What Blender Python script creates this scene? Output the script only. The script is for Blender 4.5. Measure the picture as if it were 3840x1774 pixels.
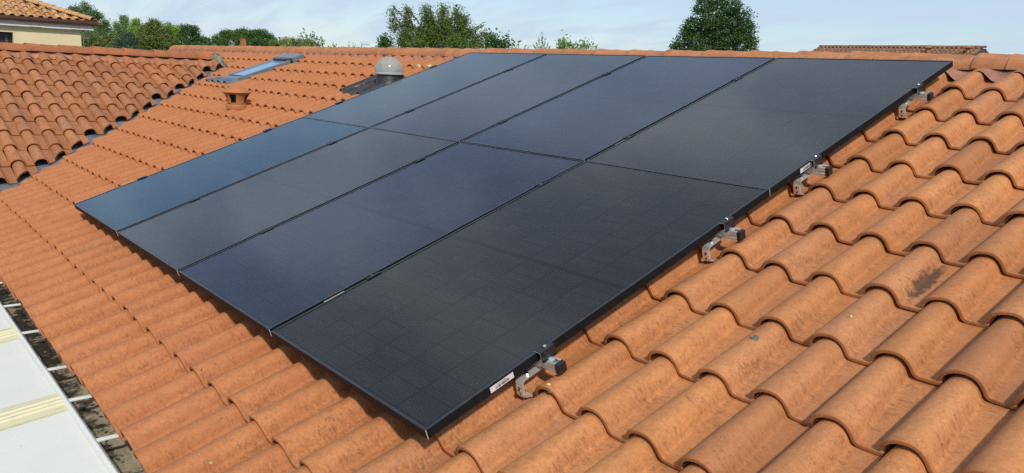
import bpy, bmesh, math, random
from mathutils import Vector, Matrix

# ------------------------------------------------------------------ scene, camera, world, sun, exposure
for o in list(bpy.data.objects):
    bpy.data.objects.remove(o)
SC = bpy.context.scene
COL = SC.collection
PITCH = math.radians(19.4)
CA, SA = math.cos(PITCH), math.sin(PITCH)

CAM_POS = Vector((6.44927, -1.30691, 1.09897))
RIGHT = Vector((0.65249, 0.75640, 0.04610))
DOWN = Vector((0.18387, -0.09900, -0.97795))
FWD = Vector((-0.73515, 0.64660, -0.20370))
FPX = 2920.88                       # focal length in pixels of the 3840 px wide photograph
cam_d = bpy.data.cameras.new('camera')
cam_d.sensor_width = 36.0
cam_d.lens = FPX / 3840 * 36.0
cam_d.clip_start = 0.05
cam_d.clip_end = 3000
cam = bpy.data.objects.new('camera', cam_d)
COL.objects.link(cam)
m = Matrix((RIGHT, -DOWN, -FWD)).transposed().to_4x4()
m.translation = CAM_POS
cam.matrix_world = m
SC.camera = cam

SUN_TO = Vector((1.1, -0.60, 1.12)).normalized()      # towards the sun
sun_el = math.asin(SUN_TO.z)
sun_az = math.atan2(SUN_TO.x, SUN_TO.y)               # clockwise from +Y
sd = bpy.data.lights.new('sun', 'SUN')
sd.energy = 3.6
sd.angle = math.radians(4.0)
sd.color = (1.0, 0.93, 0.82)
so = bpy.data.objects.new('sun', sd)
COL.objects.link(so)
so.rotation_euler = SUN_TO.to_track_quat('Z', 'Y').to_euler()

W = bpy.data.worlds.new('World')
SC.world = W
W.use_nodes = True
wn, wl = W.node_tree.nodes, W.node_tree.links
wn.clear()
w_out = wn.new('ShaderNodeOutputWorld')
w_bg = wn.new('ShaderNodeBackground')
w_bg.inputs['Strength'].default_value = 0.12
w_sky = wn.new('ShaderNodeTexSky')
w_sky.sky_type = 'NISHITA'
w_sky.sun_disc = False
w_sky.sun_elevation = sun_el
w_sky.sun_rotation = sun_az
w_sky.altitude = 20
w_sky.air_density = 1.0
w_sky.dust_density = 0.5
w_sky.ozone_density = 3.5
# thin cirrus: noise over the direction projected on a high layer, stretched in one direction
w_tc = wn.new('ShaderNodeTexCoord')
w_sep = wn.new('ShaderNodeSeparateXYZ')
wl.new(w_tc.outputs['Generated'], w_sep.inputs[0])
w_add = wn.new('ShaderNodeMath'); w_add.operation = 'ADD'; w_add.inputs[1].default_value = 0.22
w_abs = wn.new('ShaderNodeMath'); w_abs.operation = 'ABSOLUTE'
wl.new(w_sep.outputs['Z'], w_abs.inputs[0]); wl.new(w_abs.outputs[0], w_add.inputs[0])
w_dx = wn.new('ShaderNodeMath'); w_dx.operation = 'DIVIDE'
w_dy = wn.new('ShaderNodeMath'); w_dy.operation = 'DIVIDE'
wl.new(w_sep.outputs['X'], w_dx.inputs[0]); wl.new(w_add.outputs[0], w_dx.inputs[1])
wl.new(w_sep.outputs['Y'], w_dy.inputs[0]); wl.new(w_add.outputs[0], w_dy.inputs[1])
w_cmb = wn.new('ShaderNodeCombineXYZ')
wl.new(w_dx.outputs[0], w_cmb.inputs[0]); wl.new(w_dy.outputs[0], w_cmb.inputs[1])
w_map = wn.new('ShaderNodeMapping')
w_map.inputs['Rotation'].default_value = (0, 0, math.radians(-40))
w_map.inputs['Scale'].default_value = (0.75, 1.9, 1)
w_map.inputs['Location'].default_value = (3.1, 1.4, 0)
wl.new(w_cmb.outputs[0], w_map.inputs[0])
w_no = wn.new('ShaderNodeTexNoise')
w_no.inputs['Scale'].default_value = 2.6
w_no.inputs['Detail'].default_value = 7
w_no.inputs['Roughness'].default_value = 0.55
w_no.inputs['Distortion'].default_value = 0.4
wl.new(w_map.outputs[0], w_no.inputs['Vector'])
w_cr = wn.new('ShaderNodeMapRange')
w_cr.inputs['From Min'].default_value = 0.42
w_cr.inputs['From Max'].default_value = 0.63
w_cr.inputs['To Min'].default_value = 0.40
w_cr.inputs['To Max'].default_value = 0.94
wl.new(w_no.outputs['Fac'], w_cr.inputs['Value'])
w_mix = wn.new('ShaderNodeMix'); w_mix.data_type = 'RGBA'
w_mix.inputs['B'].default_value = (4.7, 5.7, 6.95, 1)
wl.new(w_cr.outputs[0], w_mix.inputs['Factor'])
wl.new(w_sky.outputs[0], w_mix.inputs['A'])
wl.new(w_mix.outputs['Result'], w_bg.inputs['Color'])
wl.new(w_bg.outputs[0], w_out.inputs['Surface'])

SC.view_settings.view_transform = 'Standard'
SC.view_settings.look = 'None'
SC.view_settings.exposure = 0.03
SC.view_settings.gamma = 1.0
SC.view_settings.use_curve_mapping = False
SC.render.engine = 'CYCLES'
SC.cycles.max_bounces = 8
SC.cycles.transparent_max_bounces = 12
SC.cycles.use_denoising = False

RND = random.Random(7)

# ------------------------------------------------------------------ helpers
def tag(o, label=None, cat=None, group=None, kind=None):
    if label: o['label'] = label
    if cat: o['category'] = cat
    if group: o['group'] = group
    if kind: o['kind'] = kind
    return o

def empty(name, loc=(0, 0, 0), rot=None, parent=None):
    o = bpy.data.objects.new(name, None)
    o.empty_display_size = 0.1
    COL.objects.link(o)
    o.location = loc
    if rot: o.rotation_euler = rot
    if parent: o.parent = parent
    return o

def link(name, me, mat=None, parent=None, loc=None, rot=None):
    o = bpy.data.objects.new(name, me)
    COL.objects.link(o)
    if mat and not me.materials: me.materials.append(mat)
    if parent: o.parent = parent
    if loc is not None: o.location = loc
    if rot is not None: o.rotation_euler = rot
    return o

class MB:
    """collects shapes; build() links them as one mesh object"""
    def __init__(s):
        s.v, s.f = [], []
    def add(s, vs, fs):
        n = len(s.v)
        s.v += [tuple(p) for p in vs]
        s.f += [tuple(i + n for i in f) for f in fs]
    def box(s, a, b, bev=0.0):
        x0, y0, z0 = a; x1, y1, z1 = b
        if bev <= 0:
            s.add([(x0,y0,z0),(x1,y0,z0),(x1,y1,z0),(x0,y1,z0),(x0,y0,z1),(x1,y0,z1),(x1,y1,z1),(x0,y1,z1)],
                  [(0,3,2,1),(4,5,6,7),(0,1,5,4),(1,2,6,5),(2,3,7,6),(3,0,4,7)])
        else:
            e = bev
            vs = []
            for z, i in ((z0, e), (z0 + e, 0), (z1 - e, 0), (z1, e)):
                vs += [(x0+i+(e if i==0 else 0)*0, y0+i, z), (x1-i, y0+i, z), (x1-i, y1-i, z), (x0+i, y1-i, z)]
            fs = [(0,3,2,1), (12,13,14,15)]
            for k in range(3):
                for j in range(4):
                    fs.append((4*k+j, 4*k+(j+1)%4, 4*k+4+(j+1)%4, 4*k+4+j))
            s.add(vs, fs)
    def tube(s, p, q, r0, r1=None, n=10, cap=True):
        p, q = Vector(p), Vector(q)
        r1 = r0 if r1 is None else r1
        d = (q - p).normalized()
        a = d.orthogonal().normalized(); b = d.cross(a)
        vs = []
        for c, r in ((p, r0), (q, r1)):
            for i in range(n):
                t = 2*math.pi*i/n
                vs.append(c + a*(r*math.cos(t)) + b*(r*math.sin(t)))
        fs = [(i, (i+1) % n, n+(i+1) % n, n+i) for i in range(n)]
        if cap: fs += [tuple(range(n-1, -1, -1)), tuple(range(n, 2*n))]
        s.add(vs, fs)
    def lathe(s, prof, n=24, c=(0, 0, 0), skip=()):
        k = len(prof); vs = []
        for i in range(n):
            t = 2*math.pi*i/n
            for r, z in prof: vs.append((c[0]+r*math.cos(t), c[1]+r*math.sin(t), c[2]+z))
        fs = []
        for i in range(n):
            for j in range(k-1):
                if (i, j) in skip: continue
                a, b = i*k+j, ((i+1) % n)*k+j
                fs.append((a, b, b+1, a+1))
        s.add(vs, fs)
    def extrude(s, prof, axis_a, axis_b, axis_l, o, l, closed=True):
        """profile (list of (a,b)) swept along axis_l from o for length l"""
        A, B, L, O = Vector(axis_a), Vector(axis_b), Vector(axis_l), Vector(o)
        n = len(prof)
        vs = [O + A*a + B*b for a, b in prof] + [O + A*a + B*b + L*l for a, b in prof]
        fs = [(i, (i+1) % n, n+(i+1) % n, n+i) for i in range(n if closed else n-1)]
        if closed: fs += [tuple(range(n-1, -1, -1)), tuple(range(n, 2*n))]
        s.add(vs, fs)
    def strip(s, path, w_axis, w, t):
        """a bent flat bar: path of points, width w along w_axis (both ways), thickness t"""
        P = [Vector(p) for p in path]; A = Vector(w_axis).normalized()
        vs = []
        for i, p in enumerate(P):
            d = (P[min(i+1, len(P)-1)] - P[max(i-1, 0)]).normalized()
            nn = A.cross(d).normalized()
            for sa, sb in ((-1, -1), (1, -1), (1, 1), (-1, 1)):
                vs.append(p + A*(sa*w/2) + nn*(sb*t/2))
        fs = []
        for i in range(len(P)-1):
            for j in range(4):
                fs.append((4*i+j, 4*i+(j+1) % 4, 4*i+4+(j+1) % 4, 4*i+4+j))
        fs += [(3, 2, 1, 0), tuple(4*(len(P)-1)+j for j in range(4))]
        s.add(vs, fs)
    def mesh(s, name, smooth=False):
        me = bpy.data.meshes.new(name)
        me.from_pydata(s.v, [], s.f)
        bm = bmesh.new(); bm.from_mesh(me)
        bmesh.ops.recalc_face_normals(bm, faces=bm.faces)
        bm.to_mesh(me); bm.free()
        if smooth: me.shade_smooth()
        return me
    def build(s, name, mat, parent=None, smooth=False, loc=None, rot=None, sharp=None):
        me = s.mesh(name, smooth)
        if sharp: me.set_sharp_from_angle(angle=math.radians(sharp))
        return link(name, me, mat, parent, loc, rot)

# ---- materials
def newmat(name):
    mt = bpy.data.materials.new(name); mt.use_nodes = True
    nt = mt.node_tree
    return mt, nt.nodes, nt.links, nt.nodes['Principled BSDF']

def simple(name, col, rough=0.5, metal=0.0, spec=0.5, var=0.0, vscale=8.0, bump=0.0, bscale=60.0):
    mt, N, L, b = newmat(name)
    b.inputs['Base Color'].default_value = (*col, 1)
    b.inputs['Roughness'].default_value = rough
    b.inputs['Metallic'].default_value = metal
    b.inputs['Specular IOR Level'].default_value = spec
    g = N.new('ShaderNodeNewGeometry')
    if var > 0:
        n = N.new('ShaderNodeTexNoise'); n.inputs['Scale'].default_value = vscale; n.inputs['Detail'].default_value = 5
        L.new(g.outputs['Position'], n.inputs['Vector'])
        r = N.new('ShaderNodeMapRange'); r.inputs['From Min'].default_value = .3; r.inputs['From Max'].default_value = .7
        r.inputs['To Min'].default_value = 1-var; r.inputs['To Max'].default_value = 1+var
        L.new(n.outputs['Fac'], r.inputs['Value'])
        v = N.new('ShaderNodeVectorMath'); v.operation = 'SCALE'; v.inputs[0].default_value = col
        L.new(r.outputs[0], v.inputs['Scale']); L.new(v.outputs[0], b.inputs['Base Color'])
        r2 = N.new('ShaderNodeMapRange'); r2.inputs['To Min'].default_value = max(rough-.12, .05); r2.inputs['To Max'].default_value = min(rough+.12, 1)
        L.new(n.outputs['Fac'], r2.inputs['Value']); L.new(r2.outputs[0], b.inputs['Roughness'])
    if bump > 0:
        n2 = N.new('ShaderNodeTexNoise'); n2.inputs['Scale'].default_value = bscale; n2.inputs['Detail'].default_value = 4
        L.new(g.outputs['Position'], n2.inputs['Vector'])
        bp = N.new('ShaderNodeBump'); bp.inputs['Strength'].default_value = bump; bp.inputs['Distance'].default_value = .004
        L.new(n2.outputs['Fac'], bp.inputs['Height']); L.new(bp.outputs[0], b.inputs['Normal'])
    return mt

class NG:
    """small node-graph helper"""
    def __init__(s, mt):
        s.N, s.L = mt.node_tree.nodes, mt.node_tree.links
    def put(s, sock, val):
        if hasattr(val, 'is_linked') or isinstance(val, bpy.types.NodeSocket): s.L.new(val, sock)
        else: sock.default_value = val
    def math(s, op, a, b=0.0, clamp=False):
        n = s.N.new('ShaderNodeMath'); n.operation = op; n.use_clamp = clamp
        s.put(n.inputs[0], a); s.put(n.inputs[1], b)
        return n.outputs[0]
    def rng(s, v, a, b, c=0.0, d=1.0, smooth=False):
        n = s.N.new('ShaderNodeMapRange')
        if smooth: n.interpolation_type = 'SMOOTHSTEP'
        s.put(n.inputs['Value'], v)
        n.inputs['From Min'].default_value = a; n.inputs['From Max'].default_value = b
        n.inputs['To Min'].default_value = c; n.inputs['To Max'].default_value = d
        return n.outputs[0]
    def dot(s, v, vec, off=0.0):
        n = s.N.new('ShaderNodeVectorMath'); n.operation = 'DOT_PRODUCT'
        s.put(n.inputs[0], v); n.inputs[1].default_value = vec
        return s.math('ADD', n.outputs['Value'], off) if off else n.outputs['Value']
    def comb(s, x, y, z=0.0):
        n = s.N.new('ShaderNodeCombineXYZ')
        s.put(n.inputs[0], x); s.put(n.inputs[1], y); s.put(n.inputs[2], z)
        return n.outputs[0]
    def scale(s, v, k):
        n = s.N.new('ShaderNodeVectorMath'); n.operation = 'MULTIPLY'
        s.put(n.inputs[0], v); n.inputs[1].default_value = k
        return n.outputs[0]
    def noise(s, v, sc, det=4, rough=.55, dist=0.0):
        n = s.N.new('ShaderNodeTexNoise')
        s.put(n.inputs['Vector'], v); n.inputs['Scale'].default_value = sc; n.inputs['Detail'].default_value = det
        n.inputs['Roughness'].default_value = rough; n.inputs['Distortion'].default_value = dist
        return n.outputs['Fac']
    def voro(s, v, sc, rand=1.0):
        n = s.N.new('ShaderNodeTexVoronoi')
        s.put(n.inputs['Vector'], v); n.inputs['Scale'].default_value = sc; n.inputs['Randomness'].default_value = rand
        return n.outputs['Distance'], n.outputs['Color']
    def white(s, v):
        n = s.N.new('ShaderNodeTexWhiteNoise'); n.noise_dimensions = '3D'
        s.put(n.inputs['Vector'], v)
        return n.outputs['Value'], n.outputs['Color']
    def mix(s, f, a, b):
        n = s.N.new('ShaderNodeMix'); n.data_type = 'RGBA'
        s.put(n.inputs['Factor'], f)
        s.put(n.inputs['A'], a if not isinstance(a, tuple) else (*a, 1)); s.put(n.inputs['B'], b if not isinstance(b, tuple) else (*b, 1))
        return n.outputs['Result']
    def bump(s, h, strength, dist):
        n = s.N.new('ShaderNodeBump'); n.inputs['Strength'].default_value = strength; n.inputs['Distance'].default_value = dist
        s.put(n.inputs['Height'], h)
        return n.outputs[0]

TP = 0.206          # tile pitch across
TC = 0.364          # course exposure up the slope

def tile_material(name, O, U, V, u0, v0, fresh, old, tint, wear=1.0, lichen=1.0, dust=False, cells=True):
    """fired clay; every pattern lives on world position, in the frame of the roof slope, so no two tiles repeat"""
    mt, N, L, b = newmat(name); g = NG(mt)
    geo = N.new('ShaderNodeNewGeometry').outputs['Position']
    O = Vector(O); U = Vector(U); V = Vector(V); Wn = U.cross(V)
    u = g.dot(geo, U, -O.dot(U)); v = g.dot(geo, V, -O.dot(V)); n = g.dot(geo, Wn, -O.dot(Wn))
    P = g.comb(u, v, n)
    ci = g.math('DIVIDE', g.math('SUBTRACT', u, u0), TP); cj = g.math('DIVIDE', g.math('SUBTRACT', v, v0 - .006), TC)
    fi = g.math('FLOOR', ci); fj = g.math('FLOOR', cj)
    fx = g.math('SUBTRACT', ci, fi); fy = g.math('SUBTRACT', cj, fj)
    idv = g.comb(fi, fj, 3.0)
    rv, rc = g.white(idv)
    rv2, _ = g.white(g.comb(fj, fi, 11.0))
    # clay body: tone per tile, soft clouding inside the tile
    big = g.noise(P, 1.3, 3)
    mid = g.noise(g.scale(P, (1.0, .45, 1.0)), 9.0, 5, .6)
    t = g.math('ADD', g.math('MULTIPLY', rv, .55), g.math('MULTIPLY', g.rng(big, .35, .65), .45))
    col = g.mix(t, fresh, old)
    col = g.mix(g.math('MULTIPLY', g.rng(rv2, .45, 1.0), .60), col, tint)
    col = g.mix(g.rng(mid, .45, .72, 0, .38), col, tuple(c*.62 for c in old))
    col = g.mix(g.rng(mid, .28, .45, .34, 0), col, tuple(min(1, c*1.2) for c in fresh))
    old_side = g.rng(u, 3.0, 5.0, 1.0, .40) if dust else 1.0
    cl = g.noise(g.scale(P, (1, .55, 1)), 23, 5, .68)
    col = g.mix(g.math('MULTIPLY', g.rng(cl, .47, .66, 0, .45*min(1, wear)), old_side), col, tuple(c*q for c, q in zip(old, (.52, .46, .50))))
    # fine sandy grain
    gr = g.noise(P, 160, 3, .7)
    col = g.mix(g.rng(gr, .38, .72, 0, .34*wear), col, tuple(c*.48 for c in old))
    patch0 = g.noise(g.scale(P, (1, .6, 1)), 6.5, 4, .6)
    spk = g.noise(P, 78, 6, .72)
    spk2 = g.noise(P, 31, 5, .7)
    grit = g.math('MULTIPLY', g.math('ADD', g.rng(spk, .46, .62, 0, .62), g.rng(spk2, .47, .66, 0, .50)), old_side)
    col = g.mix(g.math('MULTIPLY', grit, wear, True), col, tuple(c*.40 for c in old))
    rv3, _ = g.white(g.comb(fj, fi, 29.0))
    col = g.mix(g.rng(rv3, .0, .36, .55, 0), col, tuple(c*.62 for c in old))
    mott = g.rng(g.noise(g.scale(P, (1, .5, 1)), 17, 5, .7), .50, .68)
    col = g.mix(g.math('MULTIPLY', g.math('MULTIPLY', mott, g.rng(fx, .35, .62, .35, 1)), g.math('MULTIPLY', old_side, .40*min(1, wear))), col, (.17, .075, .042))
    col = g.mix(g.math('MULTIPLY', g.rng(fx, .60, .68, 0, 1), g.math('MULTIPLY', g.rng(patch0, .35, .65, .15, .6), g.math('MULTIPLY', old_side, .85*min(1, wear)))), col, tuple(c*.62 for c in old))
    if dust: col = g.mix(g.math('MULTIPLY', g.rng(u, 3.3, 5.0, 1.0, 0.0), .62), col, (.41, .140, .050))
    # dark pitting and short streaks running down the slope, thick on the right flank and in the trough edge
    flank = g.math('MULTIPLY', g.rng(fx, .44, .62, 0, 1, True), g.rng(fx, .70, .92, 1, .25, True))
    st = g.noise(g.scale(P, (.42, 1.0, .42)), 95, 4, .65, .4)
    patch = g.noise(P, 5.5, 4, .6)
    amount = g.math('ADD', g.math('MULTIPLY', flank, .10), g.math('MULTIPLY', g.rng(patch, .4, .68), .10))
    s1 = g.rng(g.math('ADD', st, amount), .64, .82)
    col = g.mix(g.math('MULTIPLY', s1, .50*wear), col, (.105, .045, .022))
    d1, c1 = g.voro(g.scale(P, (1.0, .7, 1.0)), 110)
    pits = g.math('MULTIPLY', g.rng(d1, .10, .24, 1, 0), g.rng(g.math('ADD', patch, g.math('MULTIPLY', rv, .12)), .50, .66))
    col = g.mix(g.math('MULTIPLY', pits, .7*wear), col, (.10, .045, .025))
    if dust:     # one black run of algae down a flank
        e1 = g.math('ADD', g.math('POWER', g.math('ABSOLUTE', g.math('DIVIDE', g.math('SUBTRACT', u, 5.374), .028)), 2.0), g.math('POWER', g.math('ABSOLUTE', g.math('DIVIDE', g.math('SUBTRACT', v, 1.72), .17)), 2.0))
        e2 = g.rng(g.math('ADD', e1, g.math('MULTIPLY', g.math('SUBTRACT', spk2, .5), 3.2)), .35, 1.0, .8, 0)
        col = g.mix(e2, col, (.035, .026, .022))
    # sparse dark smears
    sm = g.noise(g.comb(g.math('MULTIPLY', u, .4), g.math('ADD', v, g.math('MULTIPLY', u, .3)), n), 34, 3, .6)
    smm = g.math('MULTIPLY', g.rng(sm, .67, .74), g.rng(patch, .47, .60))
    col = g.mix(g.math('MULTIPLY', smm, .75), col, (.07, .035, .022))
    # pale lichen dots
    d2, c2 = g.voro(P, 30)
    sep = N.new('ShaderNodeSeparateColor'); L.new(c2, sep.inputs[0])
    rare = g.math('GREATER_THAN', g.math('ADD', sep.outputs[0], g.math('MULTIPLY', g.rng(patch, .45, .7), .12)), 1.0 - .10*lichen)
    dots = g.math('MULTIPLY', g.math('LESS_THAN', d2, g.math('MULTIPLY', sep.outputs[1], .085)), rare)
    col = g.mix(g.math('MULTIPLY', dots, .75), col, (.56, .47, .36))
    if dust:      # pale drilling dust swept into the troughs by the hooks
        dn = g.noise(P, 420, 2, .6)
        near = g.math('MULTIPLY', g.rng(u, 4.75, 5.15, 1, 0), g.rng(g.noise(P, 4.2, 3), .46, .62))
        tr = g.rng(fx, .60, .74, 0.15, 1)
        dm = g.math('MULTIPLY', g.math('MULTIPLY', g.rng(dn, .60, .70), near), tr)
        col = g.mix(g.math('MULTIPLY', dm, .8), col, (.78, .66, .58))
    # fired front lip is a deeper orange
    if cells:
        lip = g.rng(fy, .016, .040, 1, 0)
        col = g.mix(g.math('MULTIPLY', lip, .55), col, (.36, .125, .038))
    L.new(col, b.inputs['Base Color'])
    L.new(g.rng(mid, .3, .7, .62, .86), b.inputs['Roughness'])
    b.inputs['Specular IOR Level'].default_value = .35
    h = g.math('ADD', g.math('MULTIPLY', gr, .5), g.math('ADD', g.math('MULTIPLY', st, .35), g.math('MULTIPLY', mid, 1.2)))
    L.new(g.bump(h, .55, .0028), b.inputs['Normal'])
    return mt

M_BLACK = None
def anodised(name, k, rough):
    mt, N, L, b = newmat(name); g = NG(mt)
    geo = N.new('ShaderNodeNewGeometry').outputs['Position']
    n = g.noise(geo, 35, 4)
    b.inputs['Base Color'].default_value = (*k, 1)
    b.inputs['Metallic'].default_value = 1.0
    L.new(g.rng(n, .3, .7, rough-.07, rough+.09), b.inputs['Roughness'])
    return mt

M = {}
M['frame'] = simple('black_anodised', (.010, .010, .011), .55, spec=.10, var=.2, vscale=30)
M['clamp'] = simple('clamp_black', (.010, .012, .016), .30, spec=.7, var=.2, vscale=30)
M['alu'] = simple('aluminium', (.78, .78, .77), .36, .7, var=.10, vscale=30)
M['steel'] = simple('stainless', (.80, .77, .73), .34, .65, var=.14, vscale=40)
M['bolt'] = simple('bolt_steel', (.80, .80, .80), .22, 1.0)
M['raw'] = simple('bare_metal', (.78, .66, .60), .5, 0.3)
M['plastic'] = simple('black_plastic', (.012, .012, .013), .42, var=.2, vscale=60)
M['backsheet'] = simple('black_backsheet', (.004, .004, .005), .7, spec=.2)
M['white_label'] = simple('label_paper', (.62, .58, .60), .55)
M['ink'] = simple('label_ink', (.03, .022, .025), .6)
M['grey_ink'] = simple('label_grey_ink', (.42, .40, .42), .6)
M['deck'] = simple('roof_underlay', (.06, .035, .025), .95)
M['zinc'] = simple('valley_zinc', (.17, .20, .235), .45, .25, var=.35, vscale=9)
M['lead'] = simple('grey_flashing', (.14, .165, .19), .45, .4, var=.3, vscale=12)
M['rubber'] = simple('black_flashing', (.022, .024, .027), .5, var=.3, vscale=20, bump=.3, bscale=80)
M['mortar'] = simple('old_mortar', (.16, .145, .11), .95, var=.7, vscale=22, bump=1.0, bscale=45)
M['foam'] = simple('pale_foam', (.62, .48, .27), .9, var=.2, vscale=60, bump=.6, bscale=90)
M['render'] = simple('cream_render', (.66, .55, .34), .95, var=.05, vscale=2.5, bump=.25, bscale=140)
M['soffit'] = simple('grey_soffit', (.62, .60, .58), .7, var=.05)
M['brown'] = simple('brown_gutter', (.085, .040, .030), .4, var=.12)
M['dark'] = simple('dark_opening', (.012, .012, .014), .4)
M['shutter'] = simple('grey_shutter', (.05, .05, .055), .5)
M['ground'] = simple('grass_ground', (.07, .095, .032), .95, var=.35, vscale=.4)
M['wall'] = simple('house_render', (.62, .55, .43), .95, var=.05, vscale=2)
M['bark'] = simple('bark', (.10, .075, .055), .95, var=.3, vscale=6)
M['skyframe'] = simple('grey_lacquer', (.20, .225, .245), .35, .5, var=.08)
M['skydark'] = simple('dark_grey_lacquer', (.06, .065, .07), .4, .3)

# white sandwich panels with a few specks, cream profiles with grime lines
mt, N, L, b = newmat('white_panel'); g = NG(mt)
P = N.new('ShaderNodeNewGeometry').outputs['Position']
d, c = g.voro(P, 22)
sp = N.new('ShaderNodeSeparateColor'); L.new(c, sp.inputs[0])
spk = g.math('MULTIPLY', g.math('LESS_THAN', d, g.math('MULTIPLY', sp.outputs[1], .09)), g.math('GREATER_THAN', sp.outputs[0], .90))
col = g.mix(g.rng(g.noise(P, 3.0, 4), .35, .65), (.625, .62, .555), (.655, .65, .585))
col = g.mix(g.math('MULTIPLY', g.rng(g.noise(g.scale(P, (3, .8, 1)), 5, 4), .58, .75), .22), col, (.55, .56, .50))
col = g.mix(g.math('MULTIPLY', spk, .85), col, (.10, .10, .08))
L.new(col, b.inputs['Base Color']); b.inputs['Roughness'].default_value = .38
M['panel_white'] = mt
mt, N, L, b = newmat('cream_profile'); g = NG(mt)
P = N.new('ShaderNodeNewGeometry').outputs['Position']
st = g.noise(g.scale(P, (1, .25, 1)), 24, 5, .7)
col = g.mix(g.rng(st, .56, .72, 0, .55), (.60, .55, .36), (.20, .17, .10))
L.new(col, b.inputs['Base Color']); b.inputs['Roughness'].default_value = .5
M['cream'] = mt
M['trim_white'] = simple('white_trim', (.64, .65, .61), .4, var=.04, vscale=6)
# gutter bed: beige coated metal under black algae
mt, N, L, b = newmat('gutter_bed'); g = NG(mt)
P = N.new('ShaderNodeNewGeometry').outputs['Position']
a1 = g.noise(P, 11, 6, .68, .1); a2 = g.noise(P, 40, 4, .6)
X = g.dot(P, (1, 0, 0))
wet = g.math('ADD', a1, g.rng(X, 1.5, 3.2, .13, -.03))
col = g.mix(g.rng(a2, .3, .7), (.34, .29, .20), (.22, .19, .13))
col = g.mix(g.rng(wet, .50, .60), col, (.035, .03, .02))
L.new(col, b.inputs['Base Color']); L.new(g.rng(wet, .45, .6, .8, .45), b.inputs['Roughness'])
M['gutter'] = mt

# ------------------------------------------------------------------ roof frames
ROOF = Matrix.Rotation(PITCH, 4, 'X')                       # main slope: u = X, v up the slope, n out of it
U_M, V_M, N_M = (Vector((ROOF[i][j] for i in range(3))) for j in range(3))
WO = Vector((-3.82 + .12*SA, 0.0, 0.4647 + .12*CA))         # wing slope: u = +Y, v up towards -X
WING = Matrix.Translation(WO) @ Matrix.Rotation(math.pi/2, 4, 'Z') @ Matrix.Rotation(PITCH, 4, 'X')
U_W, V_W, N_W = (Vector((WING[i][j] for i in range(3))) for j in range(3))
def rf(u, v, n): return ROOF @ Vector((u, v, n))
WRX, WRZ = -5.69, 1.12                                      # wing ridge axis
MRY = 4.055

def u_valley(v):            # right-hand valley on the main slope
    return -2.02 - (v + .24)*.949

M['tile'] = tile_material('clay_tile', (0, 0, 0), U_M, V_M, 4.69-.082, -.659, (.615, .265, .096), (.49, .190, .066), (.46, .205, .105), 1.0, 2.2, dust=True)
M['tile_wing'] = tile_material('clay_tile_wing', WO, U_W, V_W, .475-.082, -.614, (.55, .235, .092), (.43, .165, .066), (.33, .165, .098), .75, .4)
M['ridge_main'] = tile_material('clay_ridge', (0, MRY, 1.2), Vector((1,0,0)), Vector((0,1,0)), .05, -3, (.56, .245, .100), (.48, .190, .076), (.47, .20, .10), .55, .6, cells=False)
M['ridge_wing'] = tile_material('clay_ridge_wing', (WRX, 0, 1.1), Vector((0,1,0)), Vector((-1,0,0)), .05, -3, (.44, .16, .062), (.38, .13, .05), (.36, .14, .065), .5, .4, cells=False)

# ------------------------------------------------------------------ ground
GZ = -2.95
gm = MB(); gm.add([(-900, -900, GZ), (900, -900, GZ), (900, 900, GZ), (-900, 900, GZ)], [(0, 1, 2, 3)])
tag(gm.build('ground', M['ground']), kind='structure')

# ------------------------------------------------------------------ the house
house = empty('tiled_house', (0, 4, GZ))
tag(house, 'terracotta tiled house whose L-shaped roof carries the black solar panels', 'house')
def hpart(o):
    o.parent = house
    o.matrix_parent_inverse = Matrix.Translation((0, -4, -GZ))
    return o
# walls under the roof
wb = MB()
wb.box((-9.7, -.30, GZ), (9.6, 8.4, -.45))
hpart(wb.build('wall', M['wall']))
wb = MB()
wb.box((-9.6, -3.6, GZ), (-1.85, -.303, -.45))
hpart(wb.build('wall', M['wall']))
# decks (the boards and underlay below the tiles)
def slab(pts, t, nrm):
    s = MB(); nrm = Vector(nrm)
    k = len(pts); P = [Vector(p) for p in pts]
    s.add(P + [p - nrm*t for p in P], [tuple(range(k)), tuple(range(2*k-1, k-1, -1))] + [(i, k+i, k+(i+1) % k, (i+1) % k) for i in range(k)])
    return s
slope = slab([rf(-10.1, -.60, -.19), rf(9.8, -.60, -.19), rf(9.8, 4.28, -.19), rf(-10.1, 4.28, -.19)], .05, N_M).build('roof_slope', M['deck'])
hpart(slope)
def wf(u, v, n): return WING @ Vector((u, v, n))
VTOP_W = 1.95
yA = lambda v: (wf(0, v, -.19).x)        # x of a point at v
def wing_y_valley(v):                    # u (=Y) on the wing where the valley runs
    p = wf(0, v, -.12)
    # main slope at same height: z = v_m*SA - .12*CA
    vm = (p.z + .12*CA)/SA
    return vm*CA + .12*SA
v_lo = -2.35
wing = slab([wf(-3.9, v_lo, -.19), wf(wing_y_valley(v_lo)-.1, v_lo, -.19), wf(wing_y_valley(VTOP_W)-.1, VTOP_W, -.19), wf(-3.9, VTOP_W, -.19)], .05, N_W).build('roof_slope', M['deck'])
hpart(wing)
# rear slopes
rear = slab([(-10.1, 4.03, 1.23), (9.8, 4.03, 1.23), (9.8, 8.9, -.50), (-10.1, 8.9, -.50)], .05, (0, SA, CA)).build('roof_slope', M['tile'])
hpart(rear)
rear = slab([(WRX+.03, -3.9, 1.10), (WRX+.03, 3.4, 1.10), (-10.1, 3.4, -.43), (-10.1, -3.9, -.43)], .05, (-SA, 0, CA)).build('roof_slope', M['tile_wing'])
hpart(rear)

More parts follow.
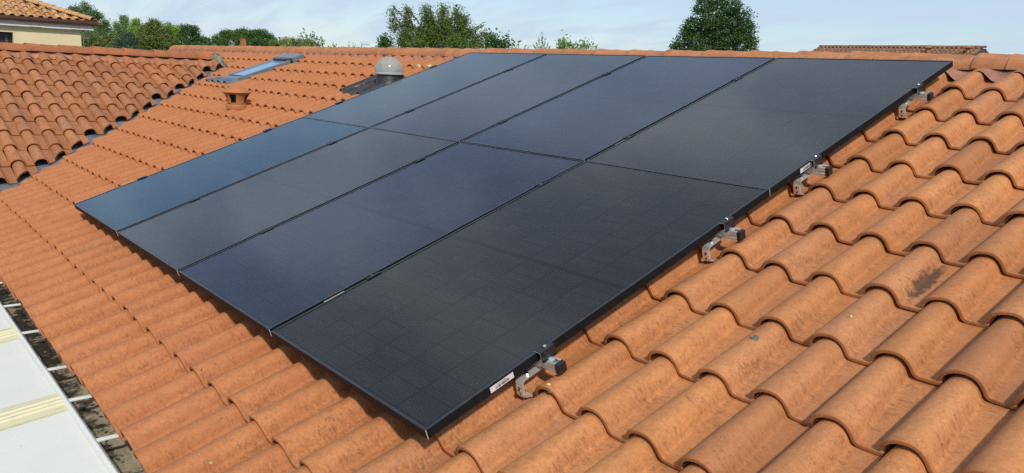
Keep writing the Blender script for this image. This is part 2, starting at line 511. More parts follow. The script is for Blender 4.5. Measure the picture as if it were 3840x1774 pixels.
# ---- the roof tile: one barrel and one flat trough, rounded double lip in front
def tile_mesh(seg=16):
    prof = [(-.004, .014), (.000, .023), (.004, .032), (.012, .0440), (.024, .0545), (.042, .0635), (.062, .0680), (.080, .0690), (.097, .0655), (.112, .0570), (.1235, .0445),
            (.131, .0310), (.1365, .0170), (.1405, .0065), (.1450, .0022), (.153, .0008), (.180, .0000), (.206, .0010), (.214, .0040)]
    rows = [(.400, -.0010, 0), (.20, .0, 0), (.030, .0, 0), (.022, -.0002, 0), (.0175, -.0013, 0), (.013, .0006, 0), (.0045, .0006, 0), (.0010, -.0006, 0), (.0, -.0026, 0), (.0, -.0125, 1), (.03, -.0135, 1), (.33, -.0135, 1)]
    tilt = .0165/TC
    vs, fs = [], []
    k = len(prof)
    # outward normal of the profile, for thickness
    nor = []
    for i in range(k):
        a, b2 = prof[max(i-1, 0)], prof[min(i+1, k-1)]
        dx, dz = b2[0]-a[0], b2[1]-a[1]
        l = math.hypot(dx, dz); nor.append((-dz/l, dx/l))
    for (y, off, _) in rows:
        kt = 1 - .23*y/TC
        for i, (x, z) in enumerate(prof):
            kx = kt if x < .146 else kt + (1-kt)*(x-.146)/.068
            px, pz = .072 + (x-.072)*kx + nor[i][0]*off, z*(kt*.55+.45) + nor[i][1]*off
            vs.append((px - .082, y, pz - .150 - .0 - tilt*y))
    for r in range(len(rows)-1):
        for i in range(k-1):
            a = r*k+i
            fs.append((a, a+k, a+k+1, a+1))
    # left and right edge walls
    for i in (0, k-1):
        pass
    me = bpy.data.meshes.new('roof_tile')
    me.from_pydata(vs, [], fs)
    bm = bmesh.new(); bm.from_mesh(me)
    # close the sides: join top rows to the underside rows
    bm.verts.ensure_lookup_table()
    R = len(rows)
    for i in (0, k-1):
        top = [bm.verts[r*k+i] for r in range(0, 9)]
        low = [bm.verts[r*k+i] for r in range(9, R)]
        loop = top + low
        try: bm.faces.new(loop)
        except ValueError: pass
    bmesh.ops.recalc_face_normals(bm, faces=bm.faces)
    # make sure the crest looks up
    up = sum(f.normal.z for f in bm.faces if f.calc_center_median().z > -.11)
    if up < 0: bmesh.ops.reverse_faces(bm, faces=bm.faces)
    bm.to_mesh(me); bm.free()
    me.shade_smooth()
    me.set_sharp_from_angle(angle=math.radians(50))
    return me
TILE = tile_mesh()
TILE.materials.append(M['tile'])
TILE_W = TILE.copy(); TILE_W.materials.clear(); TILE_W.materials.append(M['tile_wing'])

def pix(p):
    d = Vector(p) - CAM_POS
    z = d.dot(FWD)
    if z < .05: return None
    return (1920 + FPX*d.dot(RIGHT)/z, 887 + FPX*d.dot(DOWN)/z, z)

cand = []      # (score, which, local matrix, cut plane)
tr = random.Random(11)
def jitter(x, y):
    return Matrix.Translation((x + tr.uniform(-.003, .003), y + tr.uniform(-.006, .006), tr.uniform(-.002, .002))) @ Matrix.Rotation(tr.gauss(0, .009), 4, 'Z') @ Matrix.Rotation(tr.gauss(0, .004), 4, 'Y')

def score(F, ml, covered):
    c = F @ (ml @ Vector((.02, .18, -.10)))
    q = pix(c)
    if q is None: return 0
    x, y, z = q
    if not (-140 < x < 3980 and -60 < y < 1900): return 0
    vis = .02 if covered else 1
    n = (F.to_3x3() @ Vector((0, 0, 1)))
    cosv = abs((CAM_POS - c).normalized().dot(n))
    return vis*(.3+cosv)/(z*z)

skylight_box = (-4.43, -3.70, 2.60, 4.05)
i0, i1 = -71, 24
for j in range(0, 13):
    v = -.659 + TC*j
    for i in range(i0, i1 + 1):
        u = 4.69 + TP*i
        uv0, uv1 = u_valley(v), u_valley(v + TC)
        umir = lambda q: 2*WRX - q
        cut = None
        vm = v + TC/2
        if v + TC < 3.60:
            if u + .132 < uv1 + .0 and u - .09 > umir(u_valley(v+.2)): continue
            if u - .09 < umir(uv1) and u > umir(-5): pass
            if u + .13 < umir(u_valley(vm)) and u > -10.2:
                pass
            elif u + .13 < uv0 - .12: continue
        insky = skylight_box[0] < u < skylight_box[1] and skylight_box[2] < vm < skylight_box[3]
        if insky and j in (10, 11): continue
        if -.76 < u < -.28 and 2.98 < vm < 3.32: continue
        ml = jitter(u, v)
        cov = (.12 < u < 4.42 and v > .05 and v < 3.75)
        cutp = None
        if u - .12 < uv0 + .17 and u > WRX and v + .4 < 3.9:
            cutp = 'main'
        if insky: cutp = 'sky_low' if j == 9 else 'sky_top'
        cand.append([score(ROOF, ml, cov), 0, ml, cutp])
for j in range(-5, 6):
    v = .114 + TC*j
    if v > 1.85: continue
    for i in range(-19, 18):
        u = .475 + TP*i
        if u - .10 > wing_y_valley(v) - .04: continue
        if v + .3 > 1.95: pass
        ml = jitter(u, v)
        cutp = 'wing' if u + .14 > wing_y_valley(v) - .12 else None
        cand.append([score(WING, ml, False), 1, ml, cutp])

# valley planes (vertical, along the valley line), used to cut the tiles that meet it
VA, VB = rf(u_valley(-.6), -.6, -.12), rf(u_valley(3.5), 3.5, -.12)
VD = (VB - VA); VD.z = 0; VD.normalize()
VN = Vector((VD.y, -VD.x, 0))            # points to the main slope side (+X)
if VN.x < 0: VN = -VN
def cut_mesh(src, F, ml, which):
    bm = bmesh.new(); bm.from_mesh(src)
    Mw = F @ ml
    inv = Mw.inverted()
    off = .085 if which == 'main' else -.020
    co = inv @ (VA + VN*off)
    no = (inv.to_3x3() @ VN).normalized()
    if which == 'main': no = -no         # clear the outer side
    if which == 'sky_low': co, no = inv @ rf(0, 2.868, 0), (inv.to_3x3() @ V_M).normalized()
    if which == 'sky_top': co, no = inv @ rf(0, 3.905, 0), -(inv.to_3x3() @ V_M).normalized()
    geom = bm.verts[:] + bm.edges[:] + bm.faces[:]
    bmesh.ops.bisect_plane(bm, geom=geom, plane_co=co, plane_no=no, clear_outer=True)
    if len(bm.faces) < 3:
        bm.free(); return None
    me = bpy.data.meshes.new('roof_tile'); bm.to_mesh(me); bm.free()
    me.materials.append(src.materials[0])
    me.shade_smooth(); me.set_sharp_from_angle(angle=math.radians(50))
    return me

order = sorted(range(len(cand)), key=lambda k: -cand[k][0])
single = set(order[:300])
rest = {0: MB(), 1: MB()}
tv = [v.co.copy() for v in TILE.vertices]; tf = [tuple(p.vertices) for p in TILE.polygons]
for k, (sc_, which, ml, cutp) in enumerate(cand):
    F = (ROOF, WING)[which]; par = (slope, wing)[which]; src = (TILE, TILE_W)[which]
    me = src
    if cutp:
        me = cut_mesh(src, F, ml, cutp)
        if me is None: continue
    if k in single:
        o = bpy.data.objects.new('roof_tile', me); COL.objects.link(o)
        o.parent = par
        o.matrix_parent_inverse = Matrix.Identity(4)
        o.matrix_basis = F @ ml
    else:
        vs = tv if me is src else [v.co for v in me.vertices]
        fs = tf if me is src else [tuple(p.vertices) for p in me.polygons]
        Mw = F @ ml
        rest[which].add([Mw @ c for c in vs], fs)
for which in (0, 1):
    r = rest[which]
    if not r.v: continue
    me = bpy.data.meshes.new('roof_tile_field'); me.from_pydata(r.v, [], r.f); me.shade_smooth()
    me.set_sharp_from_angle(angle=math.radians(50))
    o = link('roof_tile_field', me, (M['tile'], M['tile_wing'])[which], (slope, wing)[which])
    o['kind'] = 'stuff'

# ---- scalloped closure strips under the ridges
def closure(F, u0, u1, uc, v0, v1, name, mat, par, ntop=-.125):
    s = MB(); vs = []; n = int((u1-u0)/.0129)
    for k in range(n+1):
        u = u0 + (u1-u0)*k/n
        ph = ((u-uc)/TP) % 1.0
        h = .5+.5*math.cos(2*math.pi*ph)
        nn = -.156 + .054*h
        vs.append(F @ Vector((u, v0 - .030*(1-h) , nn + .004))); vs.append(F @ Vector((u, v1, ntop)))
    s.add(vs, [(2*k, 2*k+2, 2*k+3, 2*k+1) for k in range(n)])
    o = s.build(name, mat, None, True)
    hpart(o)
M['closure'] = simple('pink_closure', (.30, .135, .092), .85, var=.25, vscale=14)
M['closure_wing'] = simple('clay_closure', (.36, .15, .085), .85, var=.25, vscale=14)
closure(ROOF, -9.9, 9.7, 4.69, 4.03, 4.20, 'ridge_closure', M['closure'], house)
closure(WING, -3.8, 3.25, .475, 1.765, 1.93, 'ridge_closure', M['closure_wing'], house, -.118)
for a_, b_ in (((-9.9, MRY-.045, 1.10), (9.7, MRY+.045, 1.335)), ((WRX-.045, -3.8, .95), (WRX+.045, 3.05, 1.185))):
    s = MB(); s.box(a_, b_); hpart(s.build('ridge_board', M['deck']))

# ---- ridge tiles: tapered half rounds, each wide end over the narrow end of the next
def ridge_mesh(L, r_in, r_out, drop):
    s = MB(); n = 14
    secs = [(0.0, r_out-.014), (0.0, r_out), (.012, r_out+.003), (.035, r_out+.0015), (.05, r_out-.001), (L*.5-.012, (r_in+r_out)/2-.002), (L*.5-.010, (r_in+r_out)/2+.0045), (L*.5+.006, (r_in+r_out)/2+.0035), (L*.5+.03, (r_in+r_out)/2-.001), (L+.05, r_in)]
    vs = []
    for x, r in secs:
        for i in range(n+1):
            t = math.pi*i/n
            y = r*1.16*math.cos(t); z = r*.82*math.sin(t)
            vs.append((x, y, z))
        # skirts
    k = n+1
    fs = [(a*k+i, a*k+i+1, a*k+k+i+1, a*k+k+i) for a in range(len(secs)-1) for i in range(n)]
    s.add(vs, fs)
    me = s.mesh('ridge_tile', True)
    me.set_sharp_from_angle(angle=math.radians(48))
    return me
RT = ridge_mesh(.395, .109, .119, 0)
def ridge_run(axis, start, n, base, mat, flip):
    me = RT.copy(); me.materials.append(mat)
    for i in range(n):
        o = bpy.data.objects.new('ridge_tile', me); COL.objects.link(o)
        t = start + .395*i
        j = (tr.uniform(-.004, .004), tr.uniform(-.004, .004))
        if axis == 'X':
            Mx = Matrix.Translation((t, base[0] + j[0], base[1] + j[1])) @ Matrix.Rotation(tr.gauss(0, .008), 4, 'Z') @ Matrix.Rotation(tr.gauss(0, .006) + .011, 4, 'Y')
        else:
            Mx = Matrix.Translation((base[0] + j[0], t, base[1] + j[1])) @ Matrix.Rotation(math.pi/2, 4, 'Z') @ Matrix.Rotation(tr.gauss(0, .008), 4, 'Z') @ Matrix.Rotation(tr.gauss(0, .006) + .011, 4, 'Y')
        if flip:
            Mx = Mx @ Matrix.Translation((.395, 0, 0)) @ Matrix.Rotation(math.pi, 4, 'Z') @ Matrix.Rotation(0, 4, 'Y')
        o.parent = house
        o.matrix_parent_inverse = Matrix.Identity(4)
        o.matrix_basis = Matrix.Translation((0, -4, -GZ)) @ Mx
    return me
ridge_run('X', 3.822 - .395*35 + .0, 50, (MRY, 1.262), M['ridge_main'], False)
ridge_run('Y', .707 - .395*12 , 18, (WRX, 1.112), M['ridge_wing'], False)
# end disc of the main ridge
ec = MB()
prof = [(0.0, .0)] + [(.124*1.16*math.cos(math.pi*i/16), .124*.84*math.sin(math.pi*i/16)) for i in range(17)]
ec.extrude(prof[1:], (0, 1, 0), (0, 0, 1), (1, 0, 0), (-10.06, MRY, 1.258), .05)
hpart(ec.build('ridge_end_cap', M['ridge_main']))
# mortar at the foot of the wing ridge
mo = MB()
rr = random.Random(3)
vs = []; nn = 9
c0 = Vector((WRX + .05, 3.20, 1.075))
mo.lathe([(.001, .125), (.05, .11), (.095, .06), (.125, -.02), (.15, -.11), (.17, -.2)], 14, c0)
mo.v = [(x*1 + rr.uniform(-.012, .012), y + rr.uniform(-.012, .012), z + rr.uniform(-.010, .010)) for x, y, z in mo.v]
hpart(mo.build('mortar_plug', M['mortar'], None, True))
# valley flashing
vf = MB()
Nn = 24
vs = []
for k in range(Nn+1):
    v = -.75 + (3.62+.75)*k/Nn
    c = rf(u_valley(v), v, -.170)
    vs += [c - VN*.20 + Vector((0, 0, .045)), c - VN*.04 + Vector((0,0,.03)), c + VN*.05 + Vector((0,0,.03)), c + VN*.22 + Vector((0, 0, .05))]
vf.add(vs, [(4*k+i, 4*k+i+1, 4*k+5+i, 4*k+4+i) for k in range(Nn) for i in range(3)])
hpart(vf.build('valley_flashing', M['zinc']))
# yellow mortar flecks where the cut tiles end
# ---- gutter along the eave with white brackets
gu = MB()
gy0, gy1, gz0, gz1 = -.50, -.648, -.47, -.372
gu.extrude([(gy0, gz1+.03), (gy0-.004, gz1+.03), (gy0-.004, gz0+.02), (gy0-.03, gz0), (gy1+.025, gz0), (gy1+.004, gz0+.03), (gy1+.004, gz1), (gy1-.004, gz1), (gy1-.004, gz0+.024), (gy1+.02, gz0-.006), (gy0-.03, gz0-.006), (gy0, gz0+.01)],
           (0, 1, 0), (0, 0, 1), (1, 0, 0), (-1.6, 0, 0), 11.3)
gutter = hpart(gu.build('gutter', M['gutter']))
for k, x in enumerate((.10, .65, 1.22, 1.79, 2.42, 2.85, 3.31, 3.76, 4.25, 4.75)):
    s = MB()
    s.box((x-.011, -.655, -.376), (x+.011, -.50, -.366), .002)
    o = s.build('gutter_bracket', M['trim_white'])
    o.parent = gutter
    o.rotation_euler = (0, 0, 0)
q = random.Random(9); s = MB()
for _ in range(170):
    x, y = q.uniform(-1.2, 4.6), q.uniform(-.632, -.52); l = q.uniform(.006, .020); t = q.uniform(0, 6.28)
    ca, sa = math.cos(t)*l, math.sin(t)*l; z = gz0 + .004
    s.add([(x-ca, y-sa, z), (x+sa*.4, y-ca*.4, z+q.uniform(.001, .008)), (x+ca, y+sa, z+q.uniform(0, .006)), (x-sa*.4, y+ca*.4, z+q.uniform(.001, .008))], [(0, 1, 2, 3)])
M['litter'] = simple('leaf_litter', (.045, .036, .022), .9, var=.7, vscale=40)
o = s.build('gutter_litter', M['litter'], gutter); o['kind'] = 'stuff'
# pale foam squeezed under three tiles beside the light tube
for u, v, w in ((-.69, 3.70, .034), (-.49, 3.70, .036), (-.31, 3.70, .03), (-.72, 3.02, .02)):
    s = MB(); q = random.Random(int(abs(u)*1000))
    s.lathe([(.001, .014), (w*.5, .012), (w*.85, .004), (w, -.010), (w*.9, -.03)], 12, (0, 0, 0))
    s.v = [(a + q.uniform(-.006, .006), b2*.6 + q.uniform(-.006, .006), c + q.uniform(-.006, .006)) for a, b2, c in s.v]
    o = s.build('foam_seal', M['foam'], None, True)
    hpart(o); o.matrix_basis = o.matrix_basis @ Matrix.Translation(rf(u, v, -.088)) @ Matrix.Rotation(PITCH, 4, 'X')

M['lichen'] = simple('pale_lichen', (.50, .44, .26), .95, var=.6, vscale=90, bump=1.0, bscale=160)
M['moss'] = simple('grey_green_moss', (.12, .125, .085), .95, var=.7, vscale=120, bump=1.0, bscale=200)
def tile_top(u, v):
    i = math.floor((u - (4.69 - .082))/TP); x = u - (4.69 - .082) - i*TP
    j = math.floor((v + .659)/TC); y = v + .659 - j*TC
    P_ = [(q.co.x, q.co.z) for q in TILE.vertices if abs(q.co.y) < .0016 and q.co.y > .001]
    P_ = sorted(P_)
    kt = 1 - .23*y/TC
    pts = [(.072 + (px + .082 - .072)*kt if px + .082 < .146 else px + .082, pz) for px, pz in P_]
    for (xa, za), (xb, zb_) in zip(pts, pts[1:]):
        if xa <= x <= xb: return za + (zb_-za)*(x-xa)/max(1e-6, xb-xa) - .0165*y/TC - .004*y/TC
    return -.15
for u, v, w, mm in ((3.98, -.317, .013, 'lichen'), (3.905, -.487, .006, 'lichen'), (4.672, .447, .012, 'lichen'), (4.700, .440, .013, 'moss'), (4.715, .443, .009, 'lichen'), (5.095, 1.04, .017, 'moss'), (4.75, .723, .006, 'lichen'), (5.30, 1.30, .006, 'lichen')):
    s = MB(); q = random.Random(int(u*1000))
    s.lathe([(.0005, .0022), (w*.5, .0020), (w*.9, .0008), (w, -.006)], 11)
    s.v = [(a*q.uniform(.55, 1.25), b2*q.uniform(.5, 1.3), c*q.uniform(.6, 1.2)) for a, b2, c in s.v]
    o = s.build('lichen_patch', M[mm]); hpart(o)
    z0, z1 = tile_top(u, v), tile_top(u + .006, v)
    o.matrix_basis = Matrix.Translation(rf(u, v, z0)) @ Matrix.Rotation(PITCH, 4, 'X') @ Matrix.Rotation(-math.atan2(z1-z0, .006), 4, 'Y')

# ------------------------------------------------------------------ veranda roof at lower left
ver = empty('veranda_roof', (2.5, -1.6, -.4))
tag(ver, 'white sandwich-panel veranda roof below the tiled eave and its dirty gutter', 'veranda roof')
tilt = math.radians(6)
def vp(x, y, z=0.0):          # y measured outward from the gutter edge
    return Vector((x, -.655 - y*math.cos(tilt), -.372 - y*math.sin(tilt) + z))
def vchild(o):
    o.parent = ver; o.matrix_parent_inverse = Matrix.Translation((-2.5, 1.6, .4)); return o
def vbox(s, x0, x1, y0, y1, z0, z1):
    c = [vp(x, y, z) for z in (z0, z1) for y in (y0, y1) for x in (x0, x1)]
    s.add(c, [(0, 1, 3, 2), (4, 6, 7, 5), (0, 4, 5, 1), (1, 5, 7, 3), (3, 7, 6, 2), (2, 6, 4, 0)])
bars = [.56, 1.655, 2.735, 3.825, 4.91]
BW = .205
for k in range(len(bars)-1):
    s = MB(); vbox(s, bars[k]+BW, bars[k+1]-.012, .018, 3.4, -.035, -.004)
    vchild(s.build('roof_panel', M['panel_white']))
s = MB(); vbox(s, -.5, bars[0]-.012, .018, 3.4, -.035, -.004); vchild(s.build('roof_panel', M['panel_white']))
for x in bars:
    s = MB()
    steps = [(0, -.03), (0, .004), (.055, .006), (.058, .014), (.075, .014), (.078, .009), (.098, .009), (.101, .016), (.118, .016), (.121, .010), (.140, .010), (.143, .003), (BW-.012, .001), (BW-.012, -.03)]
    A = vp(x, .016, 0); Bv = vp(x, 3.4, 0)
    s.extrude(steps, (1, 0, 0), (0, math.sin(tilt)*-1, math.cos(tilt)), (Bv-A).normalized(), A, (Bv-A).length)
    vchild(s.build('joint_profile', M['cream']))
s = MB()
s.extrude([(.0, -.05), (.0, .008), (-.003, .012), (-.009, .015), (-.015, .012), (-.019, .004), (-.019, -.05)], (0, 1, 0), (0, 0, 1), (1, 0, 0), vp(-.5, -.002, 0), 2.93)
vchild(s.build('edge_trim', M['trim_white'], None, True, sharp=50))
s = MB()
s.extrude([(.001, -.05), (.001, .010), (-.003, .014), (-.009, .017), (-.016, .014), (-.020, .005), (-.020, -.05)], (0, 1, 0), (0, 0, 1), (1, 0, 0), vp(2.41, -.002, 0), 3.6)
vchild(s.build('edge_trim', M['trim_white'], None, True, sharp=50))
for x in (-.3, 4.9):
    s = MB(); s.tube((x, -3.85, GZ), (x, -3.85, -.75), .05, n=12); vchild(s.build('post', M['trim_white']))

# ------------------------------------------------------------------ solar panels
PW, PH, PG = 1.134, 1.953, .0199
FD = .035
# cell material: fine silver fingers down the slope, brighter dashes near the cell ends
mt, N, L, b = newmat('solar_cell'); g = NG(mt)
tc = N.new('ShaderNodeTexCoord').outputs['Object']
x = g.dot(tc, (1, 0, 0)); y = g.dot(tc, (0, 1, 0))
fr = g.math('FRACT', g.math('ADD', g.math('DIVIDE', x, .01125), .5))
wire = g.math('LESS_THAN', g.math('ABSOLUTE', g.math('SUBTRACT', fr, .5)), .075)
endb = g.rng(g.math('ABSOLUTE', g.math('ADD', y, g.math('MULTIPLY', g.math('SUBTRACT', g.dot(N.new('ShaderNodeObjectInfo').outputs['Color'], (1, 0, 0)), .5), .052))), .016, .024, 1.0, .0)
pad = g.math('LESS_THAN', g.math('ABSOLUTE', g.math('SUBTRACT', g.math('FRACT', g.math('DIVIDE', y, .0175)), .5)), .07)
amt = g.math('MULTIPLY', wire, g.math('ADD', .48, g.math('ADD', g.math('MULTIPLY', endb, .26), g.math('MULTIPLY', pad, .5))), True)
oi = N.new('ShaderNodeObjectInfo').outputs['Random']
base = g.mix(oi, (.0075, .0070, .0080), (.0125, .0115, .0125))
col = g.mix(amt, base, (.58, .56, .53))
L.new(col, b.inputs['Base Color']); b.inputs['Roughness'].default_value = .45
M['cell'] = mt
# front glass: sees through, with a textured anti-glare face that blurs what it mirrors
mt = bpy.data.materials.new('solar_glass'); mt.use_nodes = True
N, L = mt.node_tree.nodes, mt.node_tree.links; N.clear(); g = NG(mt)
out = N.new('ShaderNodeOutputMaterial'); mx = N.new('ShaderNodeMixShader')
trn = N.new('ShaderNodeBsdfTransparent'); gl = N.new('ShaderNodeBsdfGlossy'); fn = N.new('ShaderNodeFresnel')
fn.inputs['IOR'].default_value = 1.60
geo = N.new('ShaderNodeNewGeometry').outputs['Position']
gl.inputs['Roughness'].default_value = .17
dust = g.noise(geo, 2.2, 5, .6)
L.new(g.rng(dust, .3, .7, .07, .13), gl.inputs['Roughness'])
L.new(N.new('ShaderNodeObjectInfo').outputs['Color'], gl.inputs['Color'])     # per-panel tint painted into the gloss, for the sky tone it mirrors
trn.inputs['Color'].default_value = (.93, .93, .95, 1)
L.new(fn.outputs[0], mx.inputs[0]); L.new(trn.outputs[0], mx.inputs[1]); L.new(gl.outputs[0], mx.inputs[2])
df = N.new('ShaderNodeBsdfDiffuse'); df.inputs['Color'].default_value = (.36, .33, .30, 1)
mx2 = N.new('ShaderNodeMixShader')
L.new(g.math('ADD', g.rng(g.noise(geo, 9, 5, .65), .4, .75, .004, .010), g.rng(g.noise(geo, 1.1, 3, .5), .40, .68, .0, .026)), mx2.inputs[0]); L.new(mx.outputs[0], mx2.inputs[1]); L.new(df.outputs[0], mx2.inputs[2])
L.new(mx2.outputs[0], out.inputs['Surface'])
M['glass'] = mt

def frame_mb():
    s = MB(); W_, H_, lip = PW, PH, .0105
    # side bars butted at mitred corners: outer wall, small chamfer, top lip, inner drop
    prof = [(0, -FD), (0, -.0012), (.0012, 0), (lip, 0), (lip, -.0030), (.0022, -.0030), (.0022, -FD+.0018), (.024, -FD+.0018), (.024, -FD)]
    cor = [(0, 0), (W_, 0), (W_, H_), (0, H_)]
    vs = []
    sg = [(1, 1), (-1, 1), (-1, -1), (1, -1)]
    for (cx_, cy_), (sx, sy) in zip(cor, sg):
        for d_, z in prof: vs.append((cx_ + sx*d_, cy_ + sy*d_, z))
    k = len(prof); fs = []
    for c in range(4):
        for i in range(k-1):
            a, b2 = c*k+i, ((c+1) % 4)*k+i
            fs.append((a, b2, b2+1, a+1))
    s.add(vs, fs)
    return s
FRAME = frame_mb().mesh('frame'); FRAME.materials.append(M['frame'])
M['lip_sheen'] = simple('frame_lip_sheen', (.018, .020, .024), .24, spec=.75, var=.2, vscale=30)  # same finish as the sides, lighter and glossier on top to imitate sky sheen
FRAME.materials.append(M['lip_sheen'])
for pgn in FRAME.polygons:
    if pgn.normal.z > .5 and pgn.center.z > -.0015: pgn.material_index = 1
s = MB(); s.box((.010, .010, -.0105), (PW-.010, PH-.010, -.0070)); LAM = s.mesh('laminate'); LAM.materials.append(M['backsheet'])
GLS = bpy.data.meshes.new('glass'); GLS.from_pydata([(.0030, .0030, -.0022), (PW-.0030, .0030, -.0022), (PW-.0030, PH-.0030, -.0022), (.0030, PH-.0030, -.0022)], [], [(0, 1, 2, 3)])
assert GLS.polygons[0].normal.z > 0
GLS.materials.append(M['glass'])
CWd, CHt = .1788, .1016
s = MB(); s.box((-CWd/2, -CHt/2, 0), (CWd/2, CHt/2, .0010)); CELL = s.mesh('solar_cell'); CELL.materials.append(M['cell'])
s = MB(); s.box((PW-.0004, .0002, -FD+.0005), (PW+.0014, .0020, -.0004)); EDGE = s.mesh('corner_edge'); EDGE.materials.append(M['raw'])
# printed sticker on the right flank: bars and a line of characters
def sticker(parent, v0):
    s = MB(); s.box((PW+.0001, v0, -.0315), (PW+.0006, v0+.105, -.0092)); o = s.build('barcode_label', M['white_label'], parent)
    q = random.Random(5)
    bb = MB(); y = v0+.022
    while y < v0+.083:
        w = q.choice((.0009, .0009, .0018, .0026))
        bb.box((PW+.0007, y, -.0282), (PW+.0009, y+w, -.0180)); y += w + q.choice((.0008, .0012, .0018))
    bb.build('barcode', M['ink'], o)
    fc = bpy.data.curves.new('serial_text', 'FONT'); fc.body = '0ANM2200K1'; fc.size = .0082; fc.align_x = 'CENTER'
    to = bpy.data.objects.new('serial_text', fc)
    dg = bpy.context.evaluated_depsgraph_get()
    COL.objects.link(to); bpy.context.view_layer.update()
    me = bpy.data.meshes.new_from_object(to.evaluated_get(bpy.context.evaluated_depsgraph_get()))
    bpy.data.objects.remove(to)
    me.materials.clear(); me.materials.append(M['ink'])
    t = link('serial_text', me, None, o, (PW+.0008, v0+.054, -.0164))
    t.rotation_euler = (math.pi/2, 0, math.pi/2)
    gk = MB()
    for (a, b2, z0, z1) in ((.006, .018, -.0150, -.0142), (.006, .016, -.0255, -.0248), (.088, .101, -.0115, -.0102), (.088, .099, -.0190, -.0183)):
        gk.box((PW+.0007, v0+a, z0), (PW+.0009, v0+b2, z1))
    gk.build('small_print', M['grey_ink'], o)

PL = {
 (0,0): 'pale blue black-framed solar panel at the left end of the lower row',
 (1,0): 'lower-row solar panel, second from the left, crossed by faint pale checks',
 (2,0): 'lower-row solar panel, second from the right, left of the nearest panel',
 (3,0): 'nearest and largest solar panel, dark, with white barcode label by the first hook',
 (0,1): 'farthest upper-row solar panel reflecting pale sky beside the clear light dome',
 (1,1): 'upper-row solar panel second from the left, below the ridge',
 (2,1): 'upper-row solar panel second from the right, bluish below the ridge',
 (3,1): 'right-hand upper-row solar panel with barcode label under an end clamp',
}
REFL_TINT = {(0,0): (.66, .87, 1.0), (0,1): (.86, .95, 1.0), (1,0): (.97, .96, .93), (1,1): (.90, .94, .99), (2,0): (.82, .87, 1.0), (2,1): (.80, .88, 1.0), (3,0): (1.0, .91, .81), (3,1): (1.0, .95, .90)}  # reflected sky tones, put into the gloss colour of each panel
panel_rng = random.Random(4)
for r in (0, 1):
    for c in range(4):
        u, v = c*(PW+PG), r*(PH+.0015)
        pn = empty('solar_panel')
        dx, dy = panel_rng.uniform(-.0035, .0035), panel_rng.uniform(-.0028, .0028)
        pn.matrix_world = ROOF @ Matrix.Translation((u, v, 0)) @ Matrix.Translation((PW/2, PH/2, 0)) @ Matrix.Rotation(dx*.6, 4, 'X') @ Matrix.Rotation(dy*.5, 4, 'Y') @ Matrix.Translation((-PW/2, -PH/2, 0))
        tag(pn, PL[(c, r)], 'solar panel', 'black solar panels on the tiled roof')
        link('frame', FRAME, None, pn)
        lam = link('laminate', LAM, None, pn)
        gob = link('glass', GLS, None, pn); gob.color = (*REFL_TINT[(c, r)], 1)
        link('corner_edge', EDGE, None, pn)
        x0 = (PW - 6*CWd - 5*.0038)/2
        hh = 9*CHt + 8*.0036
        for half in (0, 1):
            yb = PH/2 + .0120 if half else PH/2 - .0120 - hh
            for a in range(6):
                for e in range(9):
                    o = bpy.data.objects.new('solar_cell', CELL); COL.objects.link(o)
                    o.parent = lam
                    o.color = ((a + e) % 2, 0, 0, 1)
                    o.location = (x0 + CWd/2 + a*(CWd+.0038), yb + CHt/2 + e*(CHt+.0036), -.0068)
        sticker(pn, .268 if r == 0 else .262)

